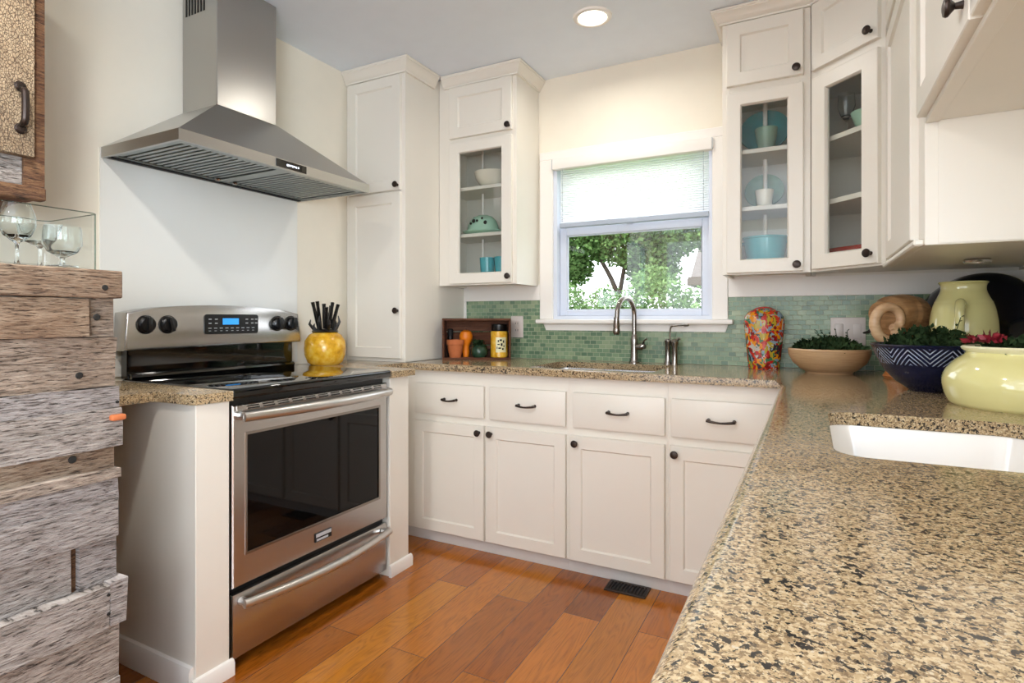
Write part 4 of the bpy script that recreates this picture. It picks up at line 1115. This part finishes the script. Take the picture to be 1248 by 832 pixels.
b = B(); doorframe(b, -.13, .13, -.08, .08, -.07, 0, .012, .06, False, None, .004, .008); b.transform(Matrix.Rotation(-PI/4, 4, 'Z') @ Matrix.Rotation(-PI/2, 4, 'X')); bb = [v.co.z for v in b.verts]; b.transform(at(0, 0, -min(bb))); obj('tray_body', b, 'red', t, True)
simple('clear_goblet', 'clear glass goblet on the top shelf of the corner cabinet', 'glass', 'crystal', [(0, 0), (.03, 0), (.03, .003), (.004, .008), (.004, .07), (.02, .09), (.033, .13), (.03, .18), (.029, .18), (.031, .13), (.018, .092), (0, .085)], .13, 2.73, CS1, 24)

# ------------------------------------------------------------------ ceiling light, floor register
t = T('recessed_light', 'round recessed ceiling light, lit, above the sink side of the room', 'light', (-.882, 2.468, ZC-.012))
b = B(); lathe(b, [(.066, .0115), (.066, .003), (.072, 0), (.085, .004), (.088, .0115)], Matrix(), 40); obj('trim_ring', b, 'trim', t, True)
b = B(); lathe(b, [(0, .006), (.05, .0055), (.066, .008), (.066, .011), (0, .011)], Matrix(), 40); obj('diffuser', b, 'lamp', t, True)
t = T('floor_register', 'dark metal floor vent set in the planks below the base cabinets', 'vent', (-.69, 2.366, 0))
b = B(); X0, X1, Y0, Y1 = -.778, -.602, 2.316, 2.42
box(b, X0, X1, Y0, Y0+.014, .0005, .006, .001); box(b, X0, X1, Y1-.014, Y1, .0005, .006, .001); box(b, X0, X0+.014, Y0+.014, Y1-.014, .0005, .006, .001); box(b, X1-.014, X1, Y0+.014, Y1-.014, .0005, .006, .001)
obj('vent_frame', b, 'bronze', t)
b = B(); box(b, X0+.014, X1-.014, Y0+.014, Y1-.014, .0005, .0012); obj('vent_well', b, 'blackmatte', t)
b = B()
for k in range(10):
    x = X0+.02+k*.0145; box(b, x, x+.005, Y0+.014, Y1-.014, .001, .005)
obj('vent_fins', b, 'bronze', t)

# ------------------------------------------------------------------ barnwood hutch
BX = -1.48
t = T('barnwood_hutch', 'low hutch clad in weathered grey reclaimed barnwood planks, at the left edge', 'cabinet', (-1.75, .25, 0))
YB = -.35
b = B(); box(b, -2.2, BX-.028, YB, .765, 0, 1.20); obj('carcass', b, 'barndark', t)
def plank(z0, z1, pr, y1, mat='barn', y0=None, seed=0):
    b = B(); y0 = YB if y0 is None else y0
    box(b, BX-.03, BX+pr, y0, y1, z0, z1)
    bmesh.ops.subdivide_edges(b, edges=[e for e in b.edges if abs(e.verts[0].co.y-e.verts[1].co.y) > .05], cuts=14)
    rnd = random.Random(int(z0*1000)+seed)
    for v in b.verts:
        v.co.z += rnd.uniform(-.0022, .0022); v.co.x += rnd.uniform(-.0012, .0012)
        if v.co.y > y1-.01: v.co.y += rnd.uniform(-.003, .003)
    obj('plank', b, mat, t)
b = B(); box(b, -2.2, BX+.022, YB-.01, .774, 1.198, 1.263, .003); obj('top_beam', b, 'barnbrown', t)
plank(1.108, 1.197, .0, .763)
plank(1.107, 1.194, .016, .705, 'barnbrown')
plank(1.054, 1.107, .004, .768)
plank(.988, 1.053, .0, .769)
plank(.937, .987, .004, .778); plank(.894, .936, .006, .78)
plank(.844, .893, .008, .781)
plank(.778, .843, -.012, .770, 'barnbrown')
plank(.769, .793, .008, .777)
plank(.712, .768, .0, .777); plank(.628, .711, .002, .776)
plank(.522, .627, -.016, .683, 'barn', None, 4); plank(.522, .627, -.012, .777, 'barn', .698, 5)
plank(.419, .521, .014, .748, 'barn', None, 7); plank(.424, .526, .016, .786, 'barn', .75, 8)
plank(.29, .418, .0, .777); plank(.15, .289, .003, .776); plank(.0, .149, .0, .777)
b = B(); box(b, BX, BX+.02, .752, .784, .907, .921, .004, 2); obj('orange_chip', b, 'terracotta', t)
for y, zz, r in ((.72, 1.153, .008), (.735, 1.222, .007), (.69, 1.02, .008), (.68, .83, .009), (.77, .95, .004), (.745, .5, .004), (.745, .455, .004)):
    b = B(); lathe(b, [(0, 0), (r, 0), (r*.8, .003), (0, .0035)], at(BX+(.022 if zz > 1.2 else .017 if zz > 1.1 else -.003 if zz < .85 and zz > .8 else .0165 if zz < .6 else .005), y, zz) @ KX, 10)
    obj('nail_head', b, 'dark', t)
# upper cabinet
UX = -1.85
t = T('barnwood_wall_cabinet', 'rustic wall cabinet with crackled tan door, top left corner', 'cabinet', (-2.08, .3, 1.473))
YB = -.3
b = B(); box(b, XW+.003, UX-.02, YB, .776, 1.473, 2.3); obj('carcass', b, 'barndark', t)
b = B(); box(b, UX-.022, UX+.004, .735, .781, 1.5, 2.28); obj('frame_stile', b, 'barndark', t)
b = B(); box(b, UX-.022, UX+.008, YB, .783, 1.468, 1.503, .003); obj('bottom_rail', b, 'barndark', t)
b = B(); box(b, UX-.022, UX-.004, YB, .735, 1.503, 1.6, .002); obj('grey_rail', b, 'barn', t)
b = B(); box(b, UX-.022, UX+.014, YB, .785, 2.02, 2.30, .003); obj('head_board', b, 'barndark', t)
b = B(); box(b, UX-.01, UX+.022, .1, .752, 1.578, 2.06, .004, 2); d = obj('door', b, 'crackle', t)
b = B(); xh = UX+.022
tube(b, smooth_path([(xh+.004, .719, 1.652), (xh+.026, .719, 1.662), (xh+.03, .719, 1.70), (xh+.026, .719, 1.738), (xh+.004, .719, 1.748)], 5), [.007]*4+[.0085]*13+[.007]*4, 10)
for zz in (1.645, 1.755): lathe(b, [(0, 0), (.013, 0), (.014, .004), (.01, .009), (0, .011)], at(xh, .719, zz) @ KX, 16)
obj('handle', b, 'bronze', d)

# glass case and stemware
ZT = 1.263
t = T('glass_case', 'open-topped clear glass box holding stemware on the barnwood hutch', 'glass case', (-1.68, .45, ZT))
gx0, gx1, gy0, gy1, gz1 = -1.80, -1.56, .10, .77, 1.408
outer = rrect(gx0, gx1, gy0, gy1, .018); inner = rrect(gx0+.005, gx1-.005, gy0+.005, gy1-.005, .014)
b = B(); n = len(outer)
for loop_z in (0,):
    O0 = [b.verts.new((x, y, ZT+.001)) for x, y in outer]; O1 = [b.verts.new((x, y, gz1)) for x, y in outer]
    I0 = [b.verts.new((x, y, ZT+.012)) for x, y in inner]; I1 = [b.verts.new((x, y, gz1)) for x, y in inner]
    for i in range(n):
        j = (i+1) % n
        b.faces.new((O0[i], O0[j], O1[j], O1[i])); b.faces.new((O1[i], O1[j], I1[j], I1[i])); b.faces.new((I1[i], I1[j], I0[j], I0[i]))
    b.faces.new(O0[::-1]); b.faces.new(I0)
obj('glass_walls', b, 'caseglass', t)
b = B(); tube(b, [(x, y, gz1) for x, y in outer]+[(outer[0][0], outer[0][1], gz1)], .0014, 6)
tube(b, [(gx1-.004, gy1-.004, ZT+.002), (gx1-.004, gy1-.004, gz1)], .002, 6)
obj('polished_edge', b, 'edgeglass', t)
GLX = {'wine': [(0, 0), (.034, 0), (.034, .002), (.006, .006), (.0035, .02), (.0035, .05), (.006, .056), (.026, .072), (.036, .095), (.036, .118), (.026, .15), (.025, .15), (.0345, .118), (.0345, .095), (.024, .074), (0, .062)],
       'low': [(0, 0), (.032, 0), (.032, .002), (.006, .006), (.004, .015), (.006, .022), (.03, .036), (.04, .055), (.038, .09), (.036, .098), (.0365, .09), (.0385, .055), (.028, .038), (0, .028)],
       'saucer': [(0, 0), (.032, 0), (.032, .002), (.006, .006), (.0035, .02), (.0035, .05), (.008, .056), (.03, .066), (.042, .09), (.046, .105), (.0445, .105), (.04, .09), (.028, .068), (0, .06)]}
for kind, x, y, lab in (('wine', -1.68, .655, 'tall tulip wine glass, tallest in the glass case'), ('low', -1.612, .718, 'short-stemmed round glass at the front of the glass case'),
                        ('saucer', -1.715, .715, 'wide coupe glass at the right end of the glass case'), ('saucer', -1.70, .56, 'wide coupe glass at the left end of the glass case')):
    b = B(); lathe(b, GLX[kind], at(x, y, ZT+.0125), 28); tag(obj('wine_glass', b, 'crystal'), lab, 'glass', 'stemware in the glass case')

# ------------------------------------------------------------------ garden beyond the window
b = B(); box(b, -16, 12, 3.2, 30, -.75, -.7); lw = st('lawn', b, 'lawn')
del lw['kind']; tag(lw, 'green lawn outside the window', 'lawn', None, 'stuff')
def foliage(blobs, n, size, seed):
    rnd = random.Random(seed); b = B(); tot = sum(bl[3]*bl[4] for bl in blobs)
    for (cx, cy, cz, rx, rz) in blobs:
        for i in range(int(n*rx*rz/tot)):
            while True:
                p = Vector((rnd.uniform(-1, 1), rnd.uniform(-1, 1), rnd.uniform(-1, 1)))
                if .25 < p.length < 1: break
            p = Vector((cx+p.x*rx, cy+p.y*rx*.8, cz+p.z*rz))
            d = Vector((rnd.gauss(0, 1), rnd.gauss(0, 1), rnd.gauss(0, .7))).normalized()
            s = d.cross(Vector((rnd.gauss(0, 1), rnd.gauss(0, 1), rnd.gauss(0, 1)))).normalized()
            L_ = size*rnd.uniform(.6, 1.4); w = L_*.3
            b.faces.new([b.verts.new(p), b.verts.new(p+d*L_*.5+s*w), b.verts.new(p+d*L_), b.verts.new(p+d*L_*.5-s*w)])
    return b
def tree(name, label, loc, trunk, blobs, n, size, mat, seed):
    t = T(name, label, 'tree' if 'tree' in name else 'shrub', loc)
    b = B()
    for pts, r0, r1 in trunk:
        pp = smooth_path(pts, 5); k = len(pp); tube(b, pp, [r0+(r1-r0)*i/(k-1) for i in range(k)], 8)
    obj('trunk', b, 'bark', t, True)
    obj('foliage', foliage(blobs, n, size, seed), mat, t, True)
G0 = -.7
tree('leafy_tree', 'tall leafy tree with forking trunk outside the window', (-2.85, 9.6, G0),
     [([(0, 0, .06), (.05, 0, 1.2), (-.1, 0, 2.2), (-.5, 0, 3.0), (-1.2, .1, 3.9)],   .075, .02), ([(.0, 0, 1.5), (.25, 0, 2.4), (.35, 0, 3.1), (.9, 0, 4.2)], .055, .02), ([(-.1, 0, 2.2), (.05, 0, 3.2), (0, 0, 4.5)], .045, .015), ([(.3, 0, 2.5), (.75, 0, 2.9), (1.3, 0, 3.6)], .05, .015)],
     [(-.75, 0, 3.35, .65, .55), (.1, 0, 3.4, .7, .7), (.85, 0, 3.45, .6, .6), (-1.0, 0, 2.75, .4, .35), (.5, 0, 2.75, .45, .5), (1.5, .2, 3.3, .35, .5)], 23000, .085, 'leaf', 11)
tree('dense_shrub', 'pale green dense shrub at the lower left of the window view', (-3.25, 8.6, G0),
     [([(0, 0, .03), (.05, 0, .8), (.1, 0, 1.6)], .06, .02)],
     [(-.3, 0, 1.75, .5, .7), (.4, 0, 1.7, .5, .65), (0, 0, 1.0, .8, .6), (.85, 0, 1.5, .4, .55)], 14000, .065, 'leafpale', 12)
tree('dense_shrub', 'brighter green bush right of centre in the window view', (-1.75, 8.9, G0),
     [([(0, 0, .03), (-.05, 0, .9), (-.1, 0, 1.7)], .06, .02)],
     [(-.4, 0, 1.95, .55, .75), (.25, 0, 1.65, .5, .7), (.7, 0, 1.5, .45, .6), (-.2, 0, .95, .85, .7), (-.85, 0, 1.5, .4, .5)], 17000, .065, 'leafpale', 13)
t = T('neighbour_house', 'neighbouring house with grey roof and brown eave, at the right of the window view', 'house', (0, 15, G0))
b = B(); box(b, -1.9, 5, 13.2, 19, G0, 1.95); obj('house_wall', b, 'brick', t)
b = B(); prism(b, [(12.6, 1.98), (19.6, 1.98), (16.1, 4.6)], -2.3, 5.4, 'x'); rf = obj('roof', b, 'roof', t)
b = B(); box(b, -2.34, 5.44, 12.56, 12.62, 1.86, 2.04); box(b, -2.36, -2.3, 12.6, 19.6, 1.86, 2.0); obj('fascia', b, 'fascia', rf)
